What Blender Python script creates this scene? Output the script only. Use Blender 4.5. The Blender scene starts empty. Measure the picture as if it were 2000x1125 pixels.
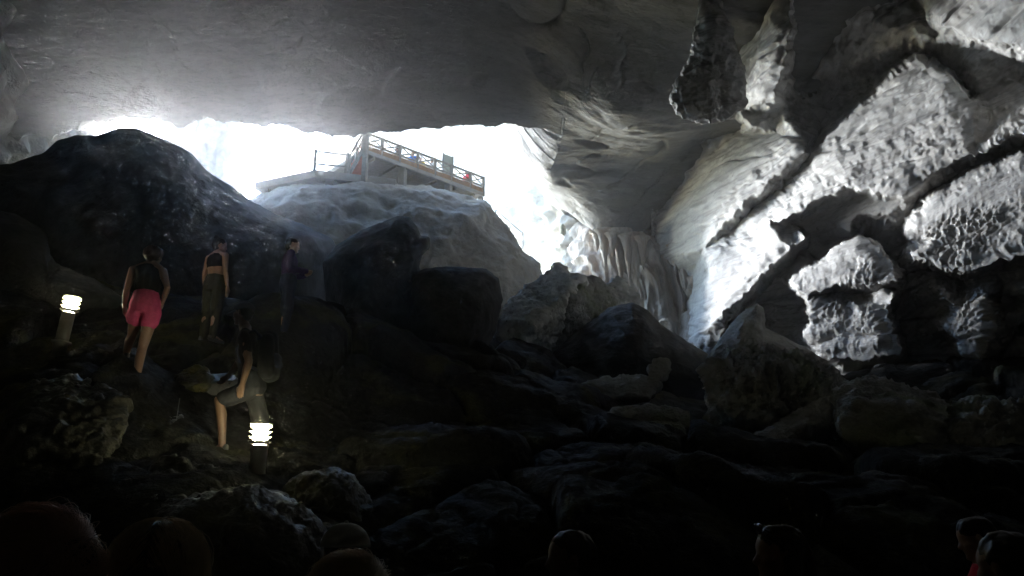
import bpy, bmesh, math, random
import numpy as np
from mathutils import Vector, Matrix
from mathutils.geometry import delaunay_2d_cdt

scene = bpy.context.scene
C = scene.collection

# ---------------------------------------------------------------- camera
F = 1570.0                                   # focal length in pixels of the 2000 px wide photograph
PITCH = math.radians(17.0)
CAM_Z = 1.6
cam = bpy.data.objects.new('camera', bpy.data.cameras.new('camera'))
C.objects.link(cam)
cam.location = (0, 0, CAM_Z)
cam.rotation_euler = (math.pi / 2 + PITCH, 0, 0)
cam.data.sensor_width = 36
cam.data.lens = 36 * F / 2000
cam.data.clip_start = 0.05
cam.data.clip_end = 1500
scene.camera = cam

# ---------------------------------------------------------------- sky and sun
SUN_AZ, SUN_EL = -25.5, 15.0
world = bpy.data.worlds.new('World')
scene.world = world
world.use_nodes = True
wn = world.node_tree.nodes
sky = wn.new('ShaderNodeTexSky')
sky.sky_type = 'NISHITA'
sky.sun_disc = False
sky.sun_elevation = math.radians(SUN_EL)
sky.sun_rotation = math.radians(SUN_AZ)
sky.air_density = 0.85
sky.dust_density = 0.0
sky.ozone_density = 1.0
world.node_tree.links.new(sky.outputs[0], wn['Background'].inputs[0])
wn['Background'].inputs[1].default_value = 0.15

sun = bpy.data.objects.new('sun', bpy.data.lights.new('sun', 'SUN'))
C.objects.link(sun)
_az, _el = math.radians(SUN_AZ), math.radians(SUN_EL)
SUN_DIR = Vector((math.sin(_az) * math.cos(_el), math.cos(_az) * math.cos(_el), math.sin(_el)))
sun.rotation_euler = SUN_DIR.to_track_quat('Z', 'Y').to_euler()
sun.location = SUN_DIR * 80
sun.data.energy = 1.5
sun.data.angle = math.radians(21)
sun.data.color = (1.0, 0.995, 0.985)

scene.view_settings.view_transform = 'Standard'
scene.view_settings.look = 'None'
scene.view_settings.gamma = 1
scene.view_settings.use_curve_mapping = False
scene.view_settings.exposure = 4.3
scene.render.engine = 'CYCLES'
scene.cycles.max_bounces = 8
scene.cycles.diffuse_bounces = 6
scene.cycles.glossy_bounces = 3
scene.cycles.volume_bounces = 1
scene.cycles.use_denoising = True
scene.cycles.sample_clamp_indirect = 6.0
scene.cycles.caustics_reflective = False
scene.cycles.caustics_refractive = False

# ---------------------------------------------------------------- helpers
rng = np.random.default_rng(7)
random.seed(7)
CP, SP = math.cos(PITCH), math.sin(PITCH)


def P(px, py, y):
    """world point at distance y in front of the camera position that is seen at pixel px, py"""
    px, py, y = np.asarray(px, float), np.asarray(py, float), np.asarray(y, float)
    u, v = (px - 1000) / F, (562.5 - py) / F
    d = CP - v * SP
    return np.stack([u * y / d, y + 0 * px, CAM_Z + y * (SP + v * CP) / d], -1)


_perm = np.concatenate([rng.permutation(4096)] * 3)
_grad = rng.normal(size=(4096, 3))
_grad /= np.linalg.norm(_grad, axis=1)[:, None]


def noise(p):
    p = np.asarray(p, float)
    shp = p.shape[:-1]
    p = p.reshape(-1, 3)
    i = np.floor(p).astype(np.int64)
    f = p - i
    w = f * f * f * (f * (f * 6 - 15) + 10)
    i &= 4095
    out = 0
    for dx in (0, 1):
        hx = _perm[(i[:, 0] + dx) & 4095]
        wx = w[:, 0] if dx else 1 - w[:, 0]
        for dy in (0, 1):
            hy = _perm[(hx + i[:, 1] + dy) & 4095]
            wy = w[:, 1] if dy else 1 - w[:, 1]
            for dz in (0, 1):
                g = _grad[_perm[(hy + i[:, 2] + dz) & 4095]]
                wz = w[:, 2] if dz else 1 - w[:, 2]
                out = out + wx * wy * wz * ((f[:, 0] - dx) * g[:, 0] + (f[:, 1] - dy) * g[:, 1] + (f[:, 2] - dz) * g[:, 2])
    return (1.6 * out).reshape(shp)


def fbm(p, octaves=4, gain=0.5, lac=2.07):
    s, a = 0, 1.0
    for k in range(octaves):
        s = s + a * noise(p + 17.3 * k)
        p = p * lac
        a *= gain
    return s


def ridged(p, octaves=4, gain=0.5):
    s, a = 0, 1.0
    for k in range(octaves):
        s = s + a * (1 - 2 * np.abs(noise(p + 9.1 * k)))
        p = p * 2.1
        a *= gain
    return s


def smooth(a, b, x):
    t = np.clip((x - a) / (b - a), 0, 1)
    return t * t * (3 - 2 * t)


def beds(p, freq, dip=0.0, sharp=0.72):
    """overhanging bedding: a slow rise then a sharp drop, with wandering bed heights"""
    s = (p[..., 2] - dip * p[..., 1]) * freq + 0.9 * noise(p * 0.13) + 0.3 * noise(p * 0.6 + 4)
    k = np.floor(s)
    f = s - k
    h = 0.55 + 0.45 * np.sin(k * 12.9898 + 3)          # every bed has its own strength
    return h * np.where(f < sharp, 1 - f / sharp, (f - sharp) / (1 - sharp))


def tps(xy, val, q, reg=1e-3):
    """thin plate spline through scattered values"""
    def U(r2):
        return r2 * np.log(np.maximum(r2, 1e-12)) * 0.5
    n = len(xy)
    A = np.zeros((n + 3, n + 3))
    A[:n, :n] = U(((xy[:, None] - xy[None]) ** 2).sum(-1)) + reg * np.eye(n)
    A[:n, n] = A[n, :n] = 1
    A[:n, n + 1:] = xy
    A[n + 1:, :n] = xy.T
    c = np.linalg.solve(A, np.concatenate([val, np.zeros(3)]))
    shp = q.shape[:-1]
    q = q.reshape(-1, 2)
    out = np.empty(len(q))
    for a in range(0, len(q), 40000):
        b = q[a:a + 40000]
        out[a:a + 40000] = U(((b[:, None] - xy[None]) ** 2).sum(-1)) @ c[:n] + c[n] + b @ c[n + 1:]
    return out.reshape(shp)


def grid_normals(V):
    du = np.gradient(V, axis=1)
    dv = np.gradient(V, axis=0)
    n = np.cross(du, dv)
    return n / np.maximum(np.linalg.norm(n, axis=-1), 1e-9)[..., None]


def blur(a, r):
    if r <= 0:
        return a
    k = np.exp(-0.5 * (np.arange(-int(3 * r), int(3 * r) + 1) / r) ** 2)
    k /= k.sum()
    m = len(k) // 2
    for ax in (0, 1):
        pad = [(0, 0)] * a.ndim
        pad[ax] = (m, m)
        b = np.pad(a, pad, mode='edge')
        a = sum(k[i] * np.take(b, range(i, i + a.shape[ax]), axis=ax) for i in range(len(k)))
    return a


def mesh_np(name, V, Fc, material=None, shade=True):
    me = bpy.data.meshes.new(name)
    V = np.asarray(V, np.float32).reshape(-1, 3)
    Fc = np.asarray(Fc, np.int32)
    n, k = Fc.shape
    me.vertices.add(len(V))
    me.vertices.foreach_set('co', V.ravel())
    me.loops.add(n * k)
    me.loops.foreach_set('vertex_index', Fc.ravel())
    me.polygons.add(n)
    me.polygons.foreach_set('loop_start', np.arange(0, n * k, k, dtype=np.int32))
    me.polygons.foreach_set('loop_total', np.full(n, k, np.int32))
    me.update(calc_edges=True)
    me.validate()
    if shade:
        me.polygons.foreach_set('use_smooth', np.ones(len(me.polygons), bool))
    if material:
        me.materials.append(material)
    return me


def grid_faces(nv, nu, wrap=False):
    j, i = np.meshgrid(np.arange(nv - 1), np.arange(nu if wrap else nu - 1), indexing='ij')
    i2 = (i + 1) % nu
    return np.stack([j * nu + i, j * nu + i2, (j + 1) * nu + i2, (j + 1) * nu + i], -1).reshape(-1, 4)


def link(name, data, parent=None):
    o = bpy.data.objects.new(name, data)
    C.objects.link(o)
    if parent:
        o.parent = parent
        o.matrix_parent_inverse = parent.matrix_basis.inverted()
    return o


def tag(o, label=None, cat=None, group=None, kind=None):
    for k, v in (('label', label), ('category', cat), ('group', group), ('kind', kind)):
        if v:
            o[k] = v
    return o


def empty(name, loc, label, cat, group=None):
    o = link(name, None)
    o.location = loc
    o.empty_display_size = 0.2
    return tag(o, label, cat, group)


class MB:
    """collects simple solids and links them as one mesh object"""
    def __init__(self):
        self.v, self.f = [], []

    def add(self, v, f):
        b = len(self.v)
        self.v += [tuple(map(float, x)) for x in v]
        self.f += [tuple(b + i for i in q) for q in f]

    def bar(self, a, b, w, h=None, up=(0, 0, 1)):
        a, b = Vector(a), Vector(b)
        h = w if h is None else h
        d = (b - a).normalized()
        up = Vector(up)
        if abs(d.dot(up)) > 0.98:
            up = Vector((0.3, 1, 0)).normalized()
        s = d.cross(up).normalized()
        t = s.cross(d)
        c = [(-1, -1), (1, -1), (1, 1), (-1, 1)]
        self.add([p + s * (x * w / 2) + t * (y * h / 2) for p in (a, b) for x, y in c],
                 [(3, 2, 1, 0), (4, 5, 6, 7), (0, 1, 5, 4), (1, 2, 6, 5), (2, 3, 7, 6), (3, 0, 4, 7)])

    def tube(self, pts, rad, n=8, cap=True):
        pts = [Vector(p) for p in pts]
        rad = rad if hasattr(rad, '__len__') else [rad] * len(pts)
        rings = []
        for i, p in enumerate(pts):
            d = (pts[min(i + 1, len(pts) - 1)] - pts[max(i - 1, 0)]).normalized()
            ref = Vector((0, 0, 1)) if abs(d.z) < 0.9 else Vector((1, 0, 0))
            s = d.cross(ref).normalized()
            t = d.cross(s)
            rings += [p + (s * math.cos(2 * math.pi * k / n) + t * math.sin(2 * math.pi * k / n)) * rad[i] for k in range(n)]
        f = []
        for i in range(len(pts) - 1):
            for k in range(n):
                f.append((i * n + k, i * n + (k + 1) % n, (i + 1) * n + (k + 1) % n, (i + 1) * n + k))
        if cap:
            f.append(tuple(range(n)))
            f.append(tuple((len(pts) - 1) * n + k for k in reversed(range(n))))
        self.add(rings, f)

    def lathe(self, prof, centre, n=24):
        """prof: list of (radius, z)"""
        cx, cy, cz = centre
        v = [(cx + r * math.cos(2 * math.pi * k / n), cy + r * math.sin(2 * math.pi * k / n), cz + z) for r, z in prof for k in range(n)]
        f = [(i * n + k, i * n + (k + 1) % n, (i + 1) * n + (k + 1) % n, (i + 1) * n + k)
             for i in range(len(prof) - 1) for k in range(n)]
        f.append(tuple(reversed(range(n))))
        f.append(tuple((len(prof) - 1) * n + k for k in range(n)))
        self.add(v, f)

    def ball(self, c, r, n=12, m=8):
        r = r if hasattr(r, '__len__') else (r, r, r)
        v = [(c[0] + r[0] * math.sin(math.pi * (j + .02) / (m + .04)) * math.cos(2 * math.pi * k / n),
              c[1] + r[1] * math.sin(math.pi * (j + .02) / (m + .04)) * math.sin(2 * math.pi * k / n),
              c[2] + r[2] * math.cos(math.pi * (j + .02) / (m + .04))) for j in range(m + 1) for k in range(n)]
        f = [(j * n + k, (j + 1) * n + k, (j + 1) * n + (k + 1) % n, j * n + (k + 1) % n) for j in range(m) for k in range(n)]
        f.append(tuple(range(n)))
        f.append(tuple(m * n + k for k in reversed(range(n))))
        self.add(v, f)

    def prism(self, poly, lo, hi):
        """horizontal polygon (x, y) between two heights"""
        n = len(poly)
        self.add([(x, y, lo) for x, y in poly] + [(x, y, hi) for x, y in poly],
                 [tuple(reversed(range(n))), tuple(range(n, 2 * n))] + [(i, (i + 1) % n, n + (i + 1) % n, n + i) for i in range(n)])

    def mesh(self, name, material, smooth_shade=False):
        me = bpy.data.meshes.new(name)
        me.from_pydata(self.v, [], self.f)
        me.update()
        if smooth_shade:
            me.polygons.foreach_set('use_smooth', np.ones(len(me.polygons), bool))
        if material:
            me.materials.append(material)
        return me

    def build(self, name, material, parent=None, smooth_shade=False):
        return link(name, self.mesh(name, material, smooth_shade), parent)


# ---------------------------------------------------------------- materials
def simple(name, col, rough=0.7, metal=0.0, emit=None, grain=0.12, scale=30.0, spec=0.5):
    m = bpy.data.materials.new(name)
    m.use_nodes = True
    nt = m.node_tree
    b = nt.nodes['Principled BSDF']
    b.inputs['Roughness'].default_value = rough
    b.inputs['Metallic'].default_value = metal
    b.inputs['Specular IOR Level'].default_value = spec
    if emit:
        b.inputs['Emission Color'].default_value = (*col, 1)
        b.inputs['Emission Strength'].default_value = emit
    g = nt.nodes.new('ShaderNodeNewGeometry')
    n = nt.nodes.new('ShaderNodeTexNoise')
    n.inputs['Scale'].default_value = scale
    n.inputs['Detail'].default_value = 4
    nt.links.new(g.outputs['Position'], n.inputs['Vector'])
    r = nt.nodes.new('ShaderNodeMapRange')
    r.inputs['To Min'].default_value = 1 - 2 * grain
    r.inputs['To Max'].default_value = 1 + 2 * grain
    nt.links.new(n.outputs['Fac'], r.inputs['Value'])
    mx = nt.nodes.new('ShaderNodeVectorMath')
    mx.operation = 'SCALE'
    mx.inputs[0].default_value = col
    nt.links.new(r.outputs[0], mx.inputs['Scale'])
    nt.links.new(mx.outputs[0], b.inputs['Base Color'])
    return m


def rock_mat(name, base, dark, stain=None, rough=0.85, spec=0.3, scale=1.0, bump=0.6, streak=0.0, stain_amount=0.5, wet=0.0, pits=0.5, stretch=(1, 1, 1), relief_m=0.12, bands=0.0):
    """limestone: mottled base, dark pits and cracks, coloured stains, fine relief"""
    m = bpy.data.materials.new(name)
    m.use_nodes = True
    nt = m.node_tree
    N, L = nt.nodes, nt.links
    b = N['Principled BSDF']
    b.inputs['Specular IOR Level'].default_value = spec
    g = N.new('ShaderNodeNewGeometry')
    mp = N.new('ShaderNodeMapping')
    mp.inputs['Scale'].default_value = stretch
    L.new(g.outputs['Position'], mp.inputs['Vector'])

    def tex(sc, detail=6, rough_=0.6, dist=0.0, src=None):
        n = N.new('ShaderNodeTexNoise')
        n.inputs['Scale'].default_value = sc * scale
        n.inputs['Detail'].default_value = detail
        n.inputs['Roughness'].default_value = rough_
        n.inputs['Distortion'].default_value = dist
        L.new((src or mp).outputs[0], n.inputs['Vector'])
        return n.outputs['Fac']

    def ramp(src, lo, hi):
        r = N.new('ShaderNodeMapRange')
        r.interpolation_type = 'SMOOTHSTEP'
        r.inputs['From Min'].default_value = lo
        r.inputs['From Max'].default_value = hi
        L.new(src, r.inputs['Value'])
        return r.outputs[0]

    def mul(a, k):
        q = N.new('ShaderNodeMath')
        q.operation = 'MULTIPLY'
        L.new(a, q.inputs[0])
        q.inputs[1].default_value = k
        return q.outputs[0]

    def mix(f, a, c):
        q = N.new('ShaderNodeMix')
        q.data_type = 'RGBA'
        L.new(f, q.inputs['Factor'])
        for s, x in (('A', a), ('B', c)):
            i = [k for k in q.inputs if k.name == s and k.type == 'RGBA'][0]
            if isinstance(x, tuple):
                i.default_value = (*x, 1)
            else:
                L.new(x, i)
        return [k for k in q.outputs if k.type == 'RGBA'][0]

    mid = tuple((x + y) / 2 for x, y in zip(base, dark))
    col = mix(ramp(tex(0.55, 5), 0.35, 0.65), base, mid)
    col = mix(mul(ramp(tex(3.1, 8, 0.7), 0.45, 0.72), 0.7), col, dark)
    if stain:
        col = mix(mul(ramp(tex(0.37, 5, 0.55, 1.2), 0.5, 0.68), stain_amount), col, stain)
    if streak:
        ms = N.new('ShaderNodeMapping')
        ms.inputs['Scale'].default_value = (2.2, 2.2, 0.12)
        L.new(g.outputs['Position'], ms.inputs['Vector'])
        col = mix(mul(ramp(tex(1.0, 6, 0.6, 0.6, ms), 0.5, 0.66), streak), col, dark)
    if bands:                                       # thin dark lines paint the shading of the beds along their dip
        sx = N.new('ShaderNodeSeparateXYZ')
        L.new(g.outputs['Position'], sx.inputs[0])
        dz = N.new('ShaderNodeMath')
        dz.operation = 'MULTIPLY_ADD'
        L.new(sx.outputs['Y'], dz.inputs[0])
        dz.inputs[1].default_value = -0.19
        L.new(sx.outputs['Z'], dz.inputs[2])
        cb = N.new('ShaderNodeCombineXYZ')
        L.new(mul(sx.outputs['X'], 0.25), cb.inputs['X'])
        L.new(mul(sx.outputs['Y'], 0.12), cb.inputs['Y'])
        L.new(mul(dz.outputs[0], 4.5), cb.inputs['Z'])
        col = mix(mul(ramp(tex(1.0, 7, 0.68, 0.3, cb), 0.5, 0.66), bands), col, tuple(0.7 * x for x in dark))
    pit = ramp(tex(7.0, 6, 0.65), 0.58, 0.7)
    col = mix(mul(pit, pits), col, tuple(0.4 * x for x in dark))
    L.new(col, b.inputs['Base Color'])
    rr = N.new('ShaderNodeMapRange')
    rr.inputs['To Min'].default_value = max(0.08, rough - 0.15 - wet)
    rr.inputs['To Max'].default_value = rough
    L.new(ramp(tex(0.9, 4), 0.35, 0.65), rr.inputs['Value'])
    L.new(rr.outputs[0], b.inputs['Roughness'])
    # fine relief
    ad = N.new('ShaderNodeMath')
    ad.operation = 'ADD'
    L.new(tex(4.0, 10, 0.62), ad.inputs[0])
    L.new(mul(tex(14.0, 8, 0.65), 0.35), ad.inputs[1])
    bp = N.new('ShaderNodeBump')
    bp.inputs['Strength'].default_value = bump
    bp.inputs['Distance'].default_value = relief_m / scale
    L.new(ad.outputs[0], bp.inputs['Height'])
    L.new(bp.outputs[0], b.inputs['Normal'])
    return m


M = {
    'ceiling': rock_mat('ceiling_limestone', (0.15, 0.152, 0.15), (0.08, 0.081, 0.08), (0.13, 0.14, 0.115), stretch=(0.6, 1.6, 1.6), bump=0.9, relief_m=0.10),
    'wall': rock_mat('wall_limestone', (0.44, 0.44, 0.435), (0.22, 0.216, 0.21), (0.44, 0.41, 0.36), bump=0.6, streak=0.3, stain_amount=0.3, pits=0.6, relief_m=0.035, bands=0.6, stretch=(0.9, 0.3, 1.9)),
    'outer': rock_mat('entrance_limestone', (0.43, 0.43, 0.42), (0.27, 0.27, 0.26), (0.40, 0.34, 0.27), bump=0.6, streak=0.3),
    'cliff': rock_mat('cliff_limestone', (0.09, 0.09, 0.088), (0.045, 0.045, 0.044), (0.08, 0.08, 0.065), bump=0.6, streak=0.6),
    'dome': rock_mat('dome_limestone', (0.45, 0.425, 0.375), (0.25, 0.235, 0.21), (0.36, 0.335, 0.25), bump=0.6, streak=0.35),
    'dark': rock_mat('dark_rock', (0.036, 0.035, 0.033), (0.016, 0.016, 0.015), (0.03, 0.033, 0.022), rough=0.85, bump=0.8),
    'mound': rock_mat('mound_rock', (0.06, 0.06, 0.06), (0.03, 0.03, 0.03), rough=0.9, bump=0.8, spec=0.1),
    'pale': rock_mat('pale_rock', (0.66, 0.66, 0.63), (0.38, 0.38, 0.36), (0.48, 0.50, 0.40), bump=0.9, pits=0.9, scale=1.4),
    'grey': rock_mat('grey_rock', (0.40, 0.40, 0.375), (0.14, 0.14, 0.13), (0.25, 0.29, 0.17), bump=1.0, stain_amount=0.7),
    'wet': rock_mat('wet_rock', (0.05, 0.047, 0.032), (0.018, 0.018, 0.015), (0.12, 0.11, 0.025), rough=0.62, spec=0.4, wet=0.2, bump=0.9, stain_amount=1.0, scale=2.0),
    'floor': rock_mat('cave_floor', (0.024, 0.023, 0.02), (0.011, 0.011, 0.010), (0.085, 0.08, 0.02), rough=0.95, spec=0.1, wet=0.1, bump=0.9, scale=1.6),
    'flow': rock_mat('flowstone', (0.40, 0.37, 0.34), (0.17, 0.14, 0.12), (0.30, 0.19, 0.13), streak=0.7, stain_amount=0.5, bump=0.7, stretch=(2.0, 2.0, 0.25), pits=0.25),
}

# ---------------------------------------------------------------- rock surfaces of the cave
def facet_depth(pts, gx, gy, plane=None):
    """piecewise flat faces through traced corners (px, py, distance): returns the distance at every grid node"""
    edges = []
    if isinstance(pts, dict):
        flat = []
        for ln in pts['lines']:
            edges += [(len(flat) + i, len(flat) + i + 1) for i in range(len(ln) - 1)]
            flat += list(ln)
        pts = flat + list(pts['points'])
    pts = np.asarray(pts, float)
    vs, _, fs, *_ = delaunay_2d_cdt([Vector((a, b)) for a, b in pts[:, :2]], edges, [], 0, 1e-4)
    vs = np.array([tuple(v) for v in vs])
    inv = np.array([1 / pts[np.argmin(((pts[:, :2] - v) ** 2).sum(1)), 2] for v in vs])
    if plane:                                  # work in metres proud of a plane instead
        inv = plane[0] - ((vs[:, 0] - 1000) / plane[1] + plane[2]) / inv
    out = np.full(gx.shape, np.nan)
    for t in fs:
        (x0, y0), (x1, y1), (x2, y2) = vs[list(t)]
        det = (y1 - y2) * (x0 - x2) + (x2 - x1) * (y0 - y2)
        if abs(det) < 1e-9:
            continue
        m = (gx >= min(x0, x1, x2) - 1e-6) & (gx <= max(x0, x1, x2) + 1e-6) & (gy >= min(y0, y1, y2) - 1e-6) & (gy <= max(y0, y1, y2) + 1e-6)
        X, Y = gx[m], gy[m]
        a = ((y1 - y2) * (X - x2) + (x2 - x1) * (Y - y2)) / det
        b = ((y2 - y0) * (X - x2) + (x0 - x2) * (Y - y2)) / det
        ok = (a > -1e-6) & (b > -1e-6) & (a + b < 1 + 1e-6)
        r = a * inv[t[0]] + b * inv[t[1]] + (1 - a - b) * inv[t[2]]
        o = out[m]
        o[ok] = r[ok]
        out[m] = o
    fill = np.nanmean(out)
    out[np.isnan(out)] = fill
    return out


def relief(name, pts, bounds, step, soft, disp, material, plane=None, xmax=9e9):
    x0, x1, y0, y1 = bounds
    gx, gy = np.meshgrid(np.arange(x0, x1 + step, step), np.arange(y0, y1 + step, step))
    def warp(k):
        g = np.stack([gx, gy, 0 * gx + 11.0 * k], -1)
        return 6 * noise(g * np.array([.02, .02, 1])) + 6 * noise(g * np.array([.05, .05, 1]) + 3) + 3.0 * noise(g * np.array([.12, .12, 1]) + 6) + 1.0 * noise(g * np.array([.3, .3, 1]) + 9)
    wx, wy = warp(1), warp(2)
    inv = blur(facet_depth(pts, np.clip(gx + wx, x0, min(x1, xmax)), np.clip(gy + wy, y0, y1), plane), soft / step)
    if plane:
        inv = ((gx - 1000) / plane[1] + plane[2]) / (plane[0] - inv)
    V = P(gx, gy, 1 / inv)
    n = -grid_normals(blur(V, 6.0))
    n *= np.sign((n * (np.array([0, 0, CAM_Z]) - V)).sum(-1))[..., None]
    V = V + n * disp(V, n, gx, gy)[..., None]
    return link(name, mesh_np(name, V, grid_faces(*gx.shape), material))


# ---- ceiling: height over plan, from the lip of the opening to behind the camera
lip_px = [(-420, 330, 27), (-200, 300, 28), (0, 268, 28.6), (100, 260, 29), (170, 243, 28.9), (240, 231, 28.6), (300, 232, 28.8), (360, 246, 29.3),
          (400, 229, 29.3), (450, 236, 29.4), (520, 242, 29.8), (600, 254, 30.3), (690, 267, 30.8), (740, 258, 30.4), (800, 252, 30.1), (920, 246, 29.6),
          (1000, 243, 29.3), (1060, 252, 29.3), (1097, 263, 29.4), (1090, 300, 31), (1074, 335, 33), (1083, 380, 37.2), (1095, 408, 39.6), (1140, 438, 42),
          (1175, 458, 38.5), (1250, 470, 39), (1330, 478, 39), (1450, 470, 38), (1600, 455, 37)]
lip = P(*np.array(lip_px).T)
inner_px = [(1200, 400, 39.8), (1200, 320, 32.3), (1300, 400, 38.8), (1300, 300, 30.3), (1400, 270, 29.5), (1200, 200, 25.2), (1200, 100, 23.3), (1000, 150, 26.8), (600, 150, 28.3),
            (200, 150, 27.6), (1000, 0, 22.8), (600, 0, 25.4), (300, 0, 25.2), (0, 0, 25.0), (1400, 0, 19.2), (1400, 150, 23.3), (0, 150, 27.6), (1550, 170, 23.6), (1650, 60, 20.8),
            (1800, 0, 18.6), (-250, 120, 26)]
inner = P(*np.array(inner_px).T)
far = np.array([(-45, 30, 15), (-40, 0, 16), (-30, -25, 12), (0, -28, 15), (30, -25, 13), (45, 0, 15), (0, 0, 18), (20, 5, 14.5), (45, 30, 16), (-20, 8, 19)], float)
cpts = np.concatenate([lip, inner, far])
# lip curve, resampled
seg = np.linalg.norm(np.diff(lip[:, :2], axis=0), axis=1)
tt = np.concatenate([[0], np.cumsum(seg)])
NU = 760
ts = np.linspace(0, tt[-1], NU)
lx, ly, lz = (np.interp(ts, tt, lip[:, k]) for k in range(3))
wob = 0.22 * fbm(np.stack([lx * 1.1, ly * 1.1, 0 * lx], -1), 6, 0.65)
ly = ly + wob
bx = np.linspace(-52, 52, NU)
by = np.full(NU, -30.0)
NV = 420
w = np.linspace(0, 1, NV) ** 1.6
X = lx + (bx - lx) * w[:, None]
Y = ly + (by - ly) * w[:, None]
Z = tps(cpts[:, :2], cpts[:, 2], np.stack([X, Y], -1), 0.02)
V = np.stack([X, Y, Z], -1)
n = grid_normals(V)
n *= -np.sign(n[..., 2:3])
edge = smooth(0, 2.5, np.hypot(X - lx, Y - ly))
q = V * np.array([0.6, 1.0, 1.0])
right = smooth(-2, 9, X)
d = 0.16 * fbm(q * 0.2, 4) + (0.03 + 0.03 * right) * ridged(q * np.array([0.9, 1.0, 1]) * 0.8, 5, 0.55) + 0.03 * right * fbm(q * 2.5, 4, 0.6)
d += 0.08 * right * beds(V, 0.9, -0.45)
for fr, wd, dp, o in ((.30, .012, .22, 5.0), (.7, .010, .10, 15.0)):            # fractures and pockets in the roof
    d -= dp * np.exp(-np.abs(noise(q * np.array([1.2, .7, 1]) * fr + o)) / wd) * smooth(0.0, 0.25, noise(V * 0.16 + o))
d -= 0.30 * smooth(0.42, 0.6, noise(q * 0.55 + 30))
V = V + n * (d * (0.12 + 0.88 * edge))[..., None]
# thickness: the rock above the lip curves outward and up, then back over the roof
tx, ty = np.gradient(blur(lx[:, None], 6)[:, 0]), np.gradient(blur(ly[:, None], 6)[:, 0])
tl = np.hypot(tx, ty)
ox, oy = blur((-ty / tl)[:, None], 8)[:, 0], blur((tx / tl)[:, None], 8)[:, 0]
upn = np.stack([np.stack([lx + ox * a, ly + oy * a, lz + b], -1) for a, b in
                ((3.0, 9), (2.8, 6.5), (2.5, 4.6), (2.1, 3.1), (1.7, 2.1), (1.3, 1.35), (0.95, .85), (0.65, .5), (0.4, .25), (0.18, .08))])
upn = upn + 0.22 * np.stack([fbm(upn * 0.9, 3), fbm(upn * 0.9 + 7, 3), fbm(upn * 0.9 + 3, 3)], -1) * np.linspace(1, 0, len(upn))[:, None, None]
back = np.stack([np.stack([X[-1], Y[-1] - 2, Z[-1] + 6], -1), np.stack([lx, ly - 3.0, lz + 11], -1)])
V = np.concatenate([back, upn, V])
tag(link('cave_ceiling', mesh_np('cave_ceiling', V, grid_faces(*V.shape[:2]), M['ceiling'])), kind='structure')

# ---- right wall: overhanging beds, corners traced and set at their distances
def W(px, p=0.0):
    """distance of the wall plane in column px, p metres proud of it"""
    return (12.85 - p) / ((px - 1000) / 1452 + 0.157)


def Wp(p, *pts):
    return [(x, y, W(x, p)) for x, y in pts]


def off(line, dx, dy):
    return [(x + dx, y + dy) for x, y in line]


E1 = [(1421, 432), (1498, 359), (1571, 297)]                                               # lower edge of A
E2 = [(1540, 424), (1616, 377), (1658, 360), (1710, 368), (1762, 378), (1800, 346), (1900, 298), (2000, 256), (2120, 205)]   # lower edge of B
T2 = [(1592, 306), (1620, 270), (1660, 235), (1705, 196), (1756, 139), (1790, 116), (1830, 134), (1866, 156), (1904, 203)]   # top of B
E3 = [(1413, 610), (1452, 574), (1500, 524), (1546, 482), (1570, 462)]                     # lower edge of the foot of A
E4 = [(1792, 500), (1832, 512), (1876, 522), (1930, 512), (2000, 490), (2120, 450)]        # lower edge of the bright patch
L4 = [(1786, 436), (1822, 394), (1904, 338), (2000, 300), (2120, 250)]                     # its upper left edge
D1 = [(1600, 520), (1640, 490), (1682, 472), (1714, 484), (1748, 534)]
D2 = [(1550, 552), (1580, 574), (1594, 610), (1586, 648), (1612, 684), (1640, 700), (1668, 692), (1700, 698), (1749, 688), (1741, 660), (1733, 632), (1721, 606), (1736, 576)]
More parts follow.
